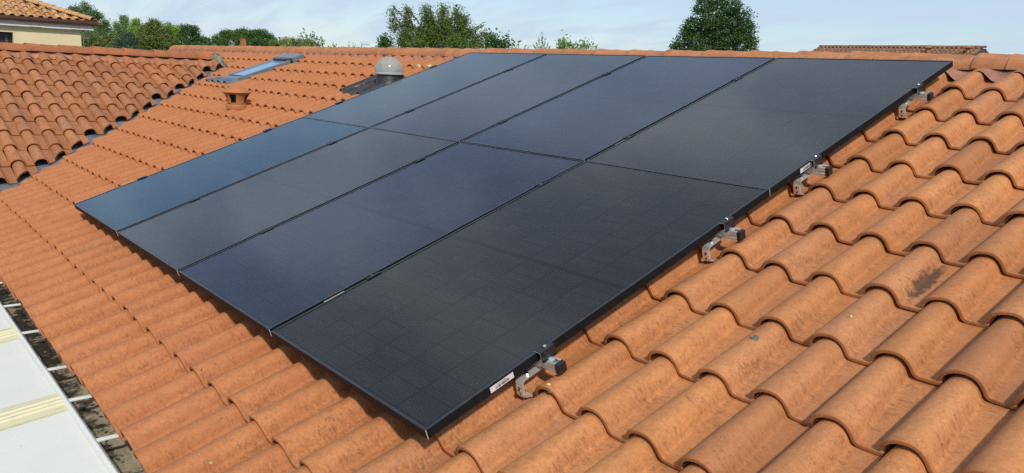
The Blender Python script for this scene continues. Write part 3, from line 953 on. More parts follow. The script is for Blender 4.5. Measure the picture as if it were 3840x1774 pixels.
# ------------------------------------------------------------------ rails, hooks, clamps
RAILS = [.520, 1.610, 2.335, 3.425]
ORD = ['lowest', 'second lowest', 'second highest', 'highest']
U_R = 3*(PW+PG) + PW          # right edge of the array
def rprof():
    w, t = .0175, .0022; h0, h1 = -.0750, -.0360
    # open-top channel with grooved flanks
    return [(-w, h0), (w, h0), (w, h0+.010), (w-.0022, h0+.012), (w-.0022, h0+.019), (w, h0+.021), (w, h1), (w-.0075, h1), (w-.0075, h1-.0025), (w-.0028, h1-.0025), (w-.0045, h1-.022), (-w+.0045, h1-.022), (-w+.0028, h1-.0025), (-w+.0075, h1-.0025), (-w+.0075, h1), (-w, h1), (-w, h0+.021), (-w+.0022, h0+.019), (-w+.0022, h0+.012), (-w, h0+.010)]
for k, v in enumerate(RAILS):
    r = empty('mounting_rail'); r.matrix_world = ROOF @ Matrix.Translation((0, v, 0))
    tag(r, '%s aluminium rail under the panels, its black-capped stub poking out at the right edge' % ORD[k], 'mounting rail', 'rails under the solar panels')
    s = MB(); s.extrude(rprof(), (0, 1, 0), (0, 0, 1), (1, 0, 0), (-.045, 0, 0), U_R + .066 + .045)
    s.build('channel', M['alu'], r)
    s = MB(); s.box((U_R+.0665, -.0188, -.0762), (U_R+.084, .0188, -.0348), .0022); s.build('end_cap', M['plastic'], r)
    s = MB(); s.box((-.063, -.0188, -.0762), (-.0455, .0188, -.0348), .0022); s.build('end_cap', M['plastic'], r)
    s = MB(); s.box((U_R+.026, -.0095, -.047), (U_R+.041, .0095, -.0372), .001); s.build('slot_nut', M['alu'], r)
    # roof hook: arm from the rail, bend, leg down into the trough, foot under the tile above
    near_front = min((-.659 + TC*j for j in range(13)), key=lambda f: abs(f - (v - .065)) if f < v else 9)
    dv = v - near_front
    leg_v = -dv - .027
    h = empty('roof_hook'); h.matrix_world = ROOF @ Matrix.Translation((4.569, v, 0))
    tag(h, 'bent stainless roof hook under the %s rail stub right of the panels' % ORD[k], 'roof hook', 'stainless roof hooks')
    s = MB()
    zt, zb = -.0795, -.1490
    path = [(0, -.0185, -.040), (0, -.0185, -.068), (0, -.0215, -.0765), (0, -.030, zt), (0, leg_v+.016, zt), (0, leg_v+.005, zt-.003), (0, leg_v, zt-.012), (0, leg_v, zb+.012), (0, leg_v+.004, zb+.003), (0, leg_v+.014, zb), (0, leg_v+.024, zb-.006), (0, leg_v+.06, zb-.012)]
    path[4] = (0, leg_v+.016, zt)
    s.strip(path, (1, 0, 0), .036, .0055)
    s.build('strap', M['steel'], h, False)
    s = MB(); s.strip([(0, leg_v-.0045, zt-.020), (0, leg_v-.0045, zb+.006)], (1, 0, 0), .0330, .0035); s.build('slotted_plate', M['steel'], h)
    s = MB(); s.box((-.0035, leg_v-.0072, zb+.012), (.0035, leg_v-.0060, zt-.024)); s.build('slot', M['dark'], h)
    s = MB(); s.tube((0, leg_v-.004, zb+.030), (0, leg_v-.016, zb+.030), .0075, n=8); s.build('bolt', M['bolt'], h, False)
    s = MB(); s.tube((.002, leg_v+.038, zt+.002), (.002, leg_v+.038, zt+.012), .0070, n=8); s.build('bolt', M['bolt'], h, False)

def bolt_mesh():
    s = MB()
    s.lathe([(.0001, .0062), (.0030, .0062), (.0034, .0088), (.0058, .0092), (.0066, .0082), (.0066, .0005), (.0040, 0), (.0040, -.036), (.0001, -.036)], 14)
    return s.mesh('bolt')
BOLT = bolt_mesh(); BOLT.materials.append(M['bolt'])
def end_clamp_body():
    s = MB(); t = .0032
    # top plate over the frame lip, wall down outside the frame, foot
    prof = [(-.010, .0008), (-.010, .0042), (.024, .0042), (.024, -.034), (.029, -.034), (.029, -.0365), (.0212, -.0365), (.0212, .0008)]
    s.extrude(prof, (1, 0, 0), (0, 0, 1), (0, 1, 0), (0, -.035, 0), .070)
    return s.mesh('clamp_body')
ECB = end_clamp_body(); ECB.materials.append(M['clamp'])
s = MB(); s.extrude([(-.0085, .0012), (-.0085, .0038), (.0236, .0038), (.0236, -.036), (.0216, -.036), (.0216, .0012)], (1, 0, 0), (0, 0, 1), (0, 1, 0), (0, -.0355, 0), .0004)
ECE = s.mesh('cut_edge'); ECE.materials.append(M['alu'])
def mid_clamp_body():
    s = MB()
    prof = [(-.019, .0006), (-.019, .0036), (-.0085, .0036), (-.0065, .0010), (-.0065, -.010), (.0065, -.010), (.0065, .0010), (.0085, .0036), (.019, .0036), (.019, .0006), (.0092, .0006), (.0092, -.0125), (-.0092, -.0125), (-.0092, .0006)]
    s.extrude(prof, (1, 0, 0), (0, 0, 1), (0, 1, 0), (0, -.035, 0), .070)
    return s.mesh('clamp_body')
MCB = mid_clamp_body(); MCB.materials.append(M['clamp'])
seam = {0: 'right-hand', 1: 'middle', 2: 'left-hand'}
for k, v in enumerate(RAILS):
    e = empty('end_clamp'); e.matrix_world = ROOF @ Matrix.Translation((U_R, v, 0))
    tag(e, 'black end clamp with silver bolt on the right edge above the %s rail' % ORD[k], 'end clamp', 'clamps holding the panel edges')
    link('clamp_body', ECB, None, e); link('bolt', BOLT, None, e, (.012, 0, .0042)); link('cut_edge', ECE, None, e)
    s = MB(); s.box((.012, -.0085, -.0356), (.034, .0085, -.0330), .0008); s.build('foot_nut', M['alu'], e)
    e = empty('end_clamp'); e.matrix_world = ROOF @ Matrix.Translation((0, v, 0)) @ Matrix.Rotation(math.pi, 4, 'Z')
    tag(e, 'small black end clamp on the far left edge over the %s rail' % ORD[k], 'end clamp', 'clamps holding the panel edges')
    link('clamp_body', ECB, None, e); link('bolt', BOLT, None, e, (.012, 0, .0042))
    for c in range(3):
        q = empty('mid_clamp'); q.matrix_world = ROOF @ Matrix.Translation(((2-c)*(PW+PG) + PW + PG/2, v, 0))
        tag(q, 'black mid clamp with bright bolt in the %s seam over the %s rail' % (seam[c], ORD[k]), 'mid clamp', 'clamps in the seams between panels')
        link('clamp_body', MCB, None, q); link('bolt', BOLT, None, q, (0, 0, -.0095))

# ------------------------------------------------------------------ terracotta roof vent
M['vent'] = tile_material('vent_clay', (0, 0, 0), U_M, V_M, 0, 0, (.52, .205, .075), (.46, .17, .06), (.48, .19, .08), .5, .5, cells=False)
VC = Vector((-1.97, 2.04, .590))
vent = empty('roof_vent', VC)
tag(vent, 'terracotta roof vent with a conical cap standing among the tiles', 'roof vent')
s = MB()
s.lathe([(.075, .0), (.108, .0), (.112, .012), (.112, .045), (.106, .054), (.093, .058), (.088, .060)], 32)
s.build('base_ring', M['vent'], vent, True, sharp=40)
s = MB()   # flaring body with tall openings
n = 40; zs = [.058, .072, .085, .11, .135, .155, .168, .185]
rad = lambda z: .086 + .046*max(0, (z-.07)/.115)**2.0
vs = []
for i in range(n):
    t = 2*math.pi*i/n
    for z in zs: vs.append((rad(z)*math.cos(t), rad(z)*math.sin(t), z))
fs = []
K = len(zs)
for i in range(n):
    for j in range(K-1):
        hole = (i % 10) in (0, 1, 2, 3) and 1 <= j <= 5
        if hole: continue
        a, b2 = i*K+j, ((i+1) % n)*K+j
        fs.append((a, b2, b2+1, a+1))
s.add(vs, fs)
body = s.build('vent_body', M['vent'], vent, True)
md = body.modifiers.new('thick', 'SOLIDIFY'); md.thickness = .012; md.offset = -1
body.rotation_euler = (0, 0, math.radians(-62))
s = MB(); s.lathe([(.0005, .272), (.02, .266), (.06, .243), (.11, .213), (.150, .190), (.154, .184), (.151, .178), (.120, .180), (.10, .184), (.0005, .184)], 40)
s.build('cap', M['vent'], vent, True, sharp=60)
s = MB(); s.lathe([(.0005, .06), (.05, .06), (.05, .18), (.0005, .18)], 12); s.build('flue', M['dark'], vent)

# ------------------------------------------------------------------ light tube dome
DC = Vector((-.52, 3.05, .985))
dome = empty('light_tube_dome', DC)
tag(dome, 'clear acrylic light tube dome on a black collar beside the panels', 'skylight dome')
mt = bpy.data.materials.new('clear_acrylic'); mt.use_nodes = True
N, L = mt.node_tree.nodes, mt.node_tree.links; N.clear(); g = NG(mt)
out = N.new('ShaderNodeOutputMaterial'); mx = N.new('ShaderNodeMixShader'); trn = N.new('ShaderNodeBsdfTransparent'); gl = N.new('ShaderNodeBsdfGlossy')
lw = N.new('ShaderNodeLayerWeight'); lw.inputs['Blend'].default_value = .22
gl.inputs['Roughness'].default_value = .12
trn.inputs['Color'].default_value = (.86, .88, .88, 1)
L.new(g.rng(lw.outputs['Facing'], 0, 1, .06, .7), mx.inputs[0]); L.new(trn.outputs[0], mx.inputs[1]); L.new(gl.outputs[0], mx.inputs[2])
dfz = N.new('ShaderNodeBsdfDiffuse'); dfz.inputs['Color'].default_value = (.50, .53, .52, 1)
mx2 = N.new('ShaderNodeMixShader'); mx2.inputs[0].default_value = .38
L.new(mx.outputs[0], mx2.inputs[1]); L.new(dfz.outputs[0], mx2.inputs[2])
L.new(mx2.outputs[0], out.inputs['Surface'])
M['acrylic'] = mt
M['reflector'] = simple('silver_reflector', (.30, .33, .30), .45, .0, var=.15, vscale=40)
M['haze_ring'] = simple('frosted_rim', (.34, .36, .34), .3, .0)
s = MB(); s.lathe([(.165, -.085), (.140, -.04), (.128, .0), (.128, .055), (.124, .062), (.10, .062)], 36); col_ = s.build('collar', M['rubber'], dome, True, sharp=40)
s = MB(); s.lathe([(.146, .052), (.150, .056), (.150, .070), (.143, .076), (.136, .076), (.136, .052), (.146, .052)], 40); s.build('rim', M['haze_ring'], dome, True, sharp=40)
s = MB(); s.lathe([(.145, .076), (.146, .100), (.140, .135), (.124, .168), (.100, .195), (.070, .216), (.040, .227), (.0005, .231)], 40); s.build('acrylic_dome', M['acrylic'], dome, True)
s = MB(); s.lathe([(.110, .064), (.112, .10), (.112, .128), (.110, .130)], 28)
for i in range(6):
    t = i*math.pi/3 + .3
    s.box((.113*math.cos(t)-.006, .113*math.sin(t)-.006, .085), (.113*math.cos(t)+.006, .113*math.sin(t)+.006, .14))
s.build('reflector', M['reflector'], dome)
s = MB(); s.lathe([(.075, .165), (.098, .160), (.100, .163), (.075, .169)], 28); s.build('prism_ring', M['haze_ring'], dome, True)
# black pleated flashing below the dome, following the tiles
s = MB(); vs = []; nu, nv = 52, 12
for a in range(nu+1):
    for e in range(nv+1):
        u = -1.03 + .86*a/nu; v = 2.80 + .55*e/nv - .02*math.sin(9*u)
        ph = ((u-4.69)/TP) % 1.0
        hgt = max(0.0, math.cos(2*math.pi*(ph if ph < .5 else ph-1)*1.15))
        nn = -.134 + .064*hgt + .0045*math.sin(150*u) + .012*e/nv
        vs.append(rf(u, v, nn) - DC)
s.add(vs, [(a*(nv+1)+e, (a+1)*(nv+1)+e, (a+1)*(nv+1)+e+1, a*(nv+1)+e+1) for a in range(nu) for e in range(nv)])
fl = s.build('flashing', M['rubber'], dome, True)

# ------------------------------------------------------------------ roof window
SK = empty('roof_window'); SK.matrix_world = ROOF @ Matrix.Translation((-4.06, 3.385, -.088))
tag(SK, 'narrow grey-framed roof window mirroring the sky in the tiled slope', 'roof window')
hw, hl = .285, .505
s = MB()
for sx in (-1, 1):
    x0, x1 = sorted((sx*hw, sx*(hw-.044)))
    s.box((x0, -hl, -.10), (x1, hl-.20, .004), .006)
s.box((-hw+.0445, -hl, -.10), (hw-.0445, -hl+.10, .002), .006)
s.build('frame', M['skyframe'], SK)
s = MB(); s.box((-hw+.005, -hl-.012, -.13), (hw-.005, -hl-.001, -.006)); s.build('front_skirt', M['skydark'], SK)
s = MB(); s.box((-hw-.006, hl-.17, -.10), (hw+.006, hl+.015, .030), .008); s.build('hood', M['skyframe'], SK)
s = MB(); s.box((-hw+.03, hl-.205, -.004), (hw-.03, hl-.171, .022)); s.build('hood_lip', M['skydark'], SK)
mt, N, L, b = newmat('window_glass')
b.inputs['Base Color'].default_value = (.17, .33, .50, 1); b.inputs['Roughness'].default_value = .03; b.inputs['Metallic'].default_value = 0  # blue of the mirrored sky is painted into the base colour
b.inputs['IOR'].default_value = 2.2
M['wglass'] = mt
s = MB(); s.box((-hw+.042, -hl+.098, -.03), (hw-.042, hl-.20, -.010)); s.build('pane', M['wglass'], SK)
s = MB(); s.box((-hw+.0445, -hl+.125, -.009), (hw-.0445, -hl+.14, .001)); s.build('glazing_bead', M['skydark'], SK)
# soft apron below the window, draped over the barrels, and side flashings
s = MB(); vs = []; nu, nv = 48, 6
for a in range(nu+1):
    for e in range(nv+1):
        u = -4.44 + .80*a/nu; v = 2.72 + .17*e/nv
        ph = ((u-4.69)/TP) % 1.0
        h = .5+.5*math.cos(2*math.pi*ph)
        nn = -.128 + .052*h*(1-.5*e/nv) + .018
        vs.append(ROOF.inverted() @ rf(u, v, nn) - Vector((-4.06, 3.385, -.088)))
s.add(vs, [(a*(nv+1)+e, (a+1)*(nv+1)+e, (a+1)*(nv+1)+e+1, a*(nv+1)+e+1) for a in range(nu) for e in range(nv)])
s.build('apron_flashing', M['lead'], SK, True)
for sx in (-1, 1):
    s = MB(); x0, x1 = sorted((sx*(hw+.002), sx*(hw+.135)))
    s.box((x0, -hl, -.11), (x1, hl, -.040)); s.build('side_flashing', M['lead'], SK)

# ------------------------------------------------------------------ background
def at(px, py, D):
    """the point seen at photo pixel (px, py) at horizontal distance D"""
    d = FWD + RIGHT*((px-1920)/FPX) + DOWN*((py-887)/FPX)
    d = d / math.hypot(d.x, d.y)
    return CAM_POS + d*D
def px_size(P):
    return (Vector(P) - CAM_POS).dot(FWD)/FPX

# ---- neighbour house with golden tiles (top left)
nh = empty('neighbour_house', (-19, 0, GZ))
tag(nh, 'cream rendered neighbour house with golden tiles and brown gutter at the top left', 'house')
EX, EY, EZ = -16.72, 4.15, 1.93
def nchild(o):
    o.parent = nh; o.matrix_parent_inverse = Matrix.Translation((19, 0, -GZ)); return o
s = MB()
wx, wy = -16.86, 3.86
wy0, wy1, wz0, wz1 = 1.2, 2.34, .9, 1.55      # window opening
for a, b2 in (((wx-.25, -6, GZ), (wx, wy0, EZ-.22)), ((wx-.25, wy1, GZ), (wx, wy, EZ-.22)), ((wx-.25, wy0, GZ), (wx, wy1, wz0)), ((wx-.25, wy0, wz1), (wx, wy1, EZ-.22))): s.box(a, b2)
s.box((-25, wy-.25, GZ), (wx-.251, wy, EZ-.22))
nchild(s.build('wall', M['render']))
s = MB(); s.box((wx-.22, wy0+.001, wz0+.001), (wx-.18, wy1-.001, wz1-.001)); win = nchild(s.build('window', M['dark']))
s = MB(); s.box((wx-.178, wy1-.16, wz0+.002), (wx-.15, wy1-.10, wz1-.002)); s.build('shutter_edge', M['shutter'], win)
s = MB(); s.box((wx+.002, -6, EZ-.215), (EX-.005, EY-.005, EZ-.19)); s.box((EX-.10, -6, EZ-.19), (EX-.07, EY-.03, EZ-.10)); s.box((wx-3, wy+.003, EZ-.215), (wx+.001, EY-.005, EZ-.19))
nchild(s.build('soffit', M['soffit']))
s = MB(); s.extrude([(0, -.10), (.10, -.10), (.125, -.05), (.13, .02), (.12, .02), (.11, -.04), (.09, -.088), (.01, -.088), (.01, .0), (0, .0)], (1, 0, 0), (0, 0, 1), (0, 1, 0), (EX-.04, -6, EZ), 6 + EY + .08)
nchild(s.build('gutter', M['brown']))
np_ = math.radians(19.0)
NF = Matrix.Translation((EX, 0, EZ+.16)) @ Matrix.Rotation(math.pi/2, 4, 'Z') @ Matrix.Rotation(np_, 4, 'X')
NU, NV = Vector((NF[0][0], NF[1][0], NF[2][0])), Vector((NF[0][1], NF[1][1], NF[2][1]))
M['gold'] = tile_material('golden_tile', NF.translation, NU, NV, .0, -.03, (.60, .36, .15), (.50, .25, .10), (.66, .42, .21), .3, .0)
s = MB(); t0 = NF @ Vector((-6, 0, -.19)); s = slab([NF @ Vector((-6, 0, -.19)), NF @ Vector((EY, 0, -.19)), NF @ Vector((EY-4*math.cos(np_), 4, -.19)), NF @ Vector((-6, 4, -.19))], .05, (math.sin(np_), 0, math.cos(np_)))
nslope = nchild(s.build('roof_slope', M['deck']))
s = slab([(EX, EY, EZ-.02), (EX-8, EY, EZ-.02), (EX-4, EY-3.78, EZ+1.28)], .03, (0, .33, .94)); nchild(s.build('roof_slope', M['gold']))
TG = TILE.copy(); TG.materials.clear(); TG.materials.append(M['gold'])
for j in range(0, 10):
    v = -.03 + TC*j
    for i in range(-6, 21):
        u = .08 + TP*i
        lim = EY - (v+.1)*math.cos(np_) + .02
        if u - .09 > lim + .35 or u < 2.05 - .32*j - .9: continue
        ml = jitter(u, v)
        me = TG
        if u + .14 > lim - .4:
            bm = bmesh.new(); bm.from_mesh(TG); inv = (NF @ ml).inverted()
            co = inv @ Vector((EX, EY+.24, EZ)); no = (inv.to_3x3() @ Vector((1, 1, 0)).normalized()*1.0)
            # keep the side towards -Y of the hip line (direction (-1,-1))
            no = (inv.to_3x3() @ Vector((-1, 1, 0))).normalized()
            bmesh.ops.bisect_plane(bm, geom=bm.verts[:]+bm.edges[:]+bm.faces[:], plane_co=co, plane_no=no, clear_outer=True)
            if len(bm.faces) < 3: bm.free(); continue
            me = bpy.data.meshes.new('roof_tile'); bm.to_mesh(me); bm.free(); me.materials.append(M['gold']); me.shade_smooth(); me.set_sharp_from_angle(angle=math.radians(50))
        o = bpy.data.objects.new('roof_tile', me); COL.objects.link(o); o.parent = nslope; o.matrix_basis = NF @ ml
hip0 = Vector((EX+.03, EY-.02, EZ+.045)); hd = Vector((-1, -1, math.tan(np_))).normalized()
HT = ridge_mesh(.36, .085, .105, 0); HT.materials.append(M['gold'])
for i in range(13):
    o = bpy.data.objects.new('hip_tile', HT); COL.objects.link(o)
    q = hd.to_track_quat('X', 'Z').to_matrix().to_4x4()
    o.parent = nh; o.matrix_parent_inverse = Matrix.Translation((19, 0, -GZ)); o.matrix_basis = Matrix.Translation(hip0 + hd*(.36*i)) @ q

# ---- far house at the right: weathered tile roof above the ridge
fh_r = at(3700, 166, 42)
fy = fh_r.y; fz = fh_r.z
d = FWD + RIGHT*((3076-1920)/FPX) + DOWN*((160-887)/FPX); k_ = (fy - CAM_POS.y)/d.y
fx0 = (CAM_POS + d*k_).x; fx1 = fh_r.x
FO = Vector((fx0, fy, fz))
far = empty('far_house', (fx0+4, fy, GZ))
tag(far, 'distant house whose old brown tiled roof shows above the ridge at the right', 'house')
def fchild(o):
    o.parent = far; o.matrix_parent_inverse = Matrix.Translation((-(fx0+4), -fy, -GZ)); return o
fp = math.radians(19)
FF = Matrix.Translation((fx0, fy, fz-.05)) @ Matrix.Rotation(fp, 4, 'X')
FU, FV = Vector((1, 0, 0)), Vector((0, math.cos(fp), math.sin(fp)))
M['old_tile'] = tile_material('old_tile', FF.translation, FU, FV, 0, 0, (.44, .23, .12), (.26, .145, .085), (.15, .12, .09), .9, 1.0)
wdt = fx1 - fx0
s = MB(); s.box((fx0+.3, fy-4.2, GZ), (fx1-.3, fy+4.2, fz-1.75)); fchild(s.build('wall', M['wall']))
s = slab([FF @ Vector((0, -4.8, -.15)), FF @ Vector((wdt, -4.8, -.15)), FF @ Vector((wdt, 0, -.15)), FF @ Vector((0, 0, -.15))], .1, (0, -math.sin(fp), math.cos(fp)))
fs_ = fchild(s.build('roof_slope', M['deck']))
s = slab([(fx0, fy, fz-.2), (fx1, fy, fz-.2), (fx1, fy+4.5, fz-1.75), (fx0, fy+4.5, fz-1.75)], .1, (0, .33, .94)); fchild(s.build('roof_slope', M['old_tile']))
r = MB(); low = []
ncol = int(wdt/TP)
for j in range(-13, 0):
    for i in range(ncol):
        ml = jitter(.09 + TP*i, TC*j + .02)
        r.add([FF @ ml @ c + Vector((0, 0, .05)) for c in tv], tf)
me = bpy.data.meshes.new('roof_tile_field'); me.from_pydata(r.v, [], r.f); me.shade_smooth()
o = link('roof_tile_field', me, M['old_tile'], fs_); o['kind'] = 'stuff'
nr = int(wdt/.395)
RTF = RT.copy(); RTF.materials.append(M['old_tile'])
for i in range(nr):
    o = bpy.data.objects.new('ridge_tile', RTF); COL.objects.link(o); o.parent = far; o.matrix_parent_inverse = Matrix.Translation((-(fx0+4), -fy, -GZ))
    o.location = (fx0 + .395*i, fy, fz-.15 + tr.uniform(-.008, .008))
for xx in (3480, 3629):
    d = FWD + RIGHT*((xx-1920)/FPX) + DOWN*((186-887)/FPX); k_ = (fy-.85 - CAM_POS.y)/d.y; P = CAM_POS + d*k_
    s = MB(); s.lathe([(.09, -.25), (.09, .02), (.19, .07), (.20, .085), (.06, .15), (.001, .165)], 14, P)
    fchild(s.build('roof_vent', M['vent'], None, True, sharp=40))

# ---- foliage
def leaf_mat(name, a, b_, c_):
    mt = bpy.data.materials.new(name); mt.use_nodes = True
    N, L = mt.node_tree.nodes, mt.node_tree.links; N.clear(); g = NG(mt)
    out = N.new('ShaderNodeOutputMaterial'); df = N.new('ShaderNodeBsdfPrincipled'); tl = N.new('ShaderNodeBsdfTranslucent'); mx = N.new('ShaderNodeMixShader')
    geo = N.new('ShaderNodeNewGeometry').outputs['Position']
    at_ = N.new('ShaderNodeAttribute'); at_.attribute_name = 'leaf'
    n = g.noise(geo, .9, 3)
    col = g.mix(g.rng(n, .3, .7), a, b_)
    col = g.mix(g.rng(at_.outputs['Fac'], .0, 1.0, 0, .75), col, c_)
    L.new(col, df.inputs['Base Color']); df.inputs['Roughness'].default_value = .55; df.inputs['Specular IOR Level'].default_value = .3
    L.new(col, tl.inputs['Color'])
    mx.inputs[0].default_value = .28
    L.new(df.outputs[0], mx.inputs[1]); L.new(tl.outputs[0], mx.inputs[2]); L.new(mx.outputs[0], out.inputs['Surface'])
    return mt
LM = {
 'oak': leaf_mat('leaf_oak', (0.055, 0.123, 0.029), (0.092, 0.174, 0.040), (0.123, 0.218, 0.051)),
 'dark': leaf_mat('leaf_dark', (0.040, 0.102, 0.030), (0.063, 0.135, 0.036), (0.092, 0.176, 0.048)),
 'olive': leaf_mat('leaf_olive', (0.119, 0.173, 0.041), (0.168, 0.215, 0.052), (0.182, 0.231, 0.064)),
 'light': leaf_mat('leaf_light', (0.182, 0.322, 0.058), (0.255, 0.408, 0.075), (0.309, 0.472, 0.100)),
 'poplar': leaf_mat('leaf_poplar', (0.137, 0.247, 0.068), (0.182, 0.322, 0.083), (0.237, 0.365, 0.100)),
 'grey': leaf_mat('leaf_grey', (0.105, 0.173, 0.077), (0.140, 0.215, 0.090), (0.168, 0.248, 0.116)),
 'spruce': leaf_mat('leaf_spruce', (0.049, 0.107, 0.054), (0.070, 0.132, 0.064), (0.084, 0.149, 0.077)),
 'ash': leaf_mat('leaf_ash', (0.065, 0.133, 0.031), (0.101, 0.183, 0.042), (0.178, 0.224, 0.049)),
 'sparse': leaf_mat('leaf_sparse', (0.126, 0.215, 0.058), (0.168, 0.264, 0.077), (0.210, 0.297, 0.103)),
}

def make_tree(label, blobs, D, mat, leaf, count, name='tree', cat='tree', stems=None, aspect=1.6, hollow=.55, lean=0.0, group=None):
    """blobs: (px, py, half width px, half height px); leaf cards fill the outer part of every blob, which sit at different depths"""
    q = random.Random(hash(label) & 0xffff if False else sum(map(ord, label)))
    # the crown goes on below what the ridge lets one see
    xs0, xs1 = min(b_[0]-b_[2] for b_ in blobs), max(b_[0]+b_[2] for b_ in blobs)
    yb = max(b_[1]+b_[3] for b_ in blobs); xm, xw = (xs0+xs1)/2, (xs1-xs0)/2
    a0 = sum(b_[2]*b_[3] for b_ in blobs)
    low = [(xm - .45*xw, yb + .10*xw, .50*xw, .34*xw), (xm + .45*xw, yb + .10*xw, .50*xw, .34*xw), (xm, yb + .32*xw, .62*xw, .30*xw)]
    count = int(count*(1 + .45*sum(b_[2]*b_[3] for b_ in low)/a0))
    blobs = list(blobs) + low
    k0 = px_size(at(blobs[0][0], blobs[0][1], D))
    cen = [(at(x, y, D + q.uniform(-.35, .35)*w*k0*1.2), w*k0, h*k0) for x, y, w, h in blobs]
    bx = sum(c[0].x for c in cen)/len(cen); by = sum(c[0].y for c in cen)/len(cen)
    root = empty(name, (bx, by, GZ))
    tag(root, label, cat, group)
    base = Vector((bx, by, GZ))
    tot = sum(w*h for _, w, h in cen)
    V, F, A = [], [], []
    for c, w, h in cen:
        n = max(30, int(count*w*h/tot))
        ncl = max(5, int(n/22))
        for _ in range(ncl):
            while True:
                p = Vector((q.uniform(-1, 1), q.uniform(-1, 1), q.uniform(-1, 1)))
                if p.length <= 1: break
            rr_ = hollow + (1-hollow)*p.length
            p = p.normalized()*rr_*q.uniform(.70, .98)
            cc = c + Vector((p.x*w, p.y*w, p.z*h)) - base
            shade = q.random()
            cs = leaf*q.uniform(1.6, 3.4)
            for _ in range(max(6, int(n/ncl))):
                o_ = Vector((q.gauss(0, .42), q.gauss(0, .42), q.gauss(0, .36)))*cs
                a = Vector((q.gauss(0, 1), q.gauss(0, 1), q.gauss(0, .8))).normalized()
                b2 = a.orthogonal().normalized()
                b2 = (b2*math.cos(t_ := q.uniform(0, 6.28)) + a.cross(b2)*math.sin(t_))
                l = leaf*q.uniform(.6, 1.25); wd = l/aspect
                P = cc + o_
                i = len(V)
                V += [tuple(P - a*l*.5), tuple(P + b2*wd*.5), tuple(P + a*l*.5), tuple(P - b2*wd*.5)]
                F.append((i, i+1, i+2, i+3)); A.append(min(1, max(0, shade*.7 + q.uniform(-.1, .4))))
    me = bpy.data.meshes.new('crown'); me.from_pydata(V, [], F)
    at2 = me.attributes.new('leaf', 'FLOAT', 'FACE'); at2.data.foreach_set('value', A)
    link('crown', me, mat, root)
    s = MB()
    top = max(c[0].z for c in cen) - GZ; rad = max(.05, .022*top)
    hub = Vector((q.uniform(-.1, .1), q.uniform(-.1, .1), max(.8, min(c[0].z - c[2]*.8 for c in cen) - GZ)))
    hub.z = min(hub.z, top*.6)
    s.tube((0, 0, -.1), hub, rad, rad*.72, 8)
    for c, w, h in cen:
        e = c - base
        mid = hub.lerp(e, .5) + Vector((q.uniform(-.1, .1)*w, q.uniform(-.1, .1)*w, .12*h))
        s.tube(hub, mid, rad*.55, rad*.33, 6, False); s.tube(mid, e + Vector((0, 0, h*.45)), rad*.33, rad*.1, 6, False)
    s.build('trunk', M['bark'], root, True)
    return root

def sprigs(label, tips, D, mat, leaf, per, name='tree', cat='tree', base_y=190, spread=9):
    """a thin young tree: a stem to each tip, leaves strung along its upper part"""
    q = random.Random(sum(map(ord, label)))
    P0 = at(sum(t[0] for t in tips)/len(tips), base_y, D)
    base = Vector((P0.x, P0.y, GZ)); root = empty(name, base); tag(root, label, cat)
    s = MB(); V, F, A = [], [], []
    k0 = px_size(P0); hub = P0 - base - Vector((0, 0, .3))
    s.tube((0, 0, -.1), hub, .05, .035, 6)
    for (x, y) in tips:
        e = at(x, y, D + q.uniform(-.3, .3)) - base
        s.tube(hub, e, .018, .005, 5, False)
        for i in range(per):
            t = q.uniform(.25, 1.0)
            P = hub.lerp(e, t) + Vector((q.gauss(0, 1), q.gauss(0, 1), q.gauss(0, .7)))*spread*k0*(1.15-t)*.9
            a = Vector((q.gauss(0, 1), q.gauss(0, 1), q.gauss(0, 1))).normalized(); b2 = a.orthogonal().normalized()
            l = leaf*q.uniform(.6, 1.2); j = len(V)
            V += [tuple(P - a*l*.5), tuple(P + b2*l*.25), tuple(P + a*l*.5), tuple(P - b2*l*.25)]; F.append((j, j+1, j+2, j+3)); A.append(q.random())
    me = bpy.data.meshes.new('crown'); me.from_pydata(V, [], F)
    at2 = me.attributes.new('leaf', 'FLOAT', 'FACE'); at2.data.foreach_set('value', A)
    link('crown', me, mat, root); s.build('trunk', M['bark'], root, True)
    return root

# the tall dense tree right of centre
tall = []
qq = random.Random(21)
for x, y, w, h in ((2560, 165, 48, 40), (2620, 150, 60, 60), (2700, 155, 60, 60), (2780, 160, 52, 55), (2805, 120, 36, 50), (2600, 95, 48, 45), (2660, 70, 62, 60), (2740, 80, 64, 62), (2790, 70, 36, 45),
                   (2640, 20, 46, 42), (2690, 5, 50, 40), (2745, 25, 48, 44), (2570, 125, 36, 30), (2540, 175, 28, 30), (2820, 165, 24, 40), (2675, 115, 70, 60), (2755, 125, 60, 50), (2655, -25, 36, 28), (2715, -25, 38, 30)):
    tall.append((x, y + 3, w*.86, h*.86))
make_tree('tall dense dark green tree standing alone right of centre above the ridge', tall, 40, LM['dark'], .095, 34000, aspect=1.5, hollow=.4)
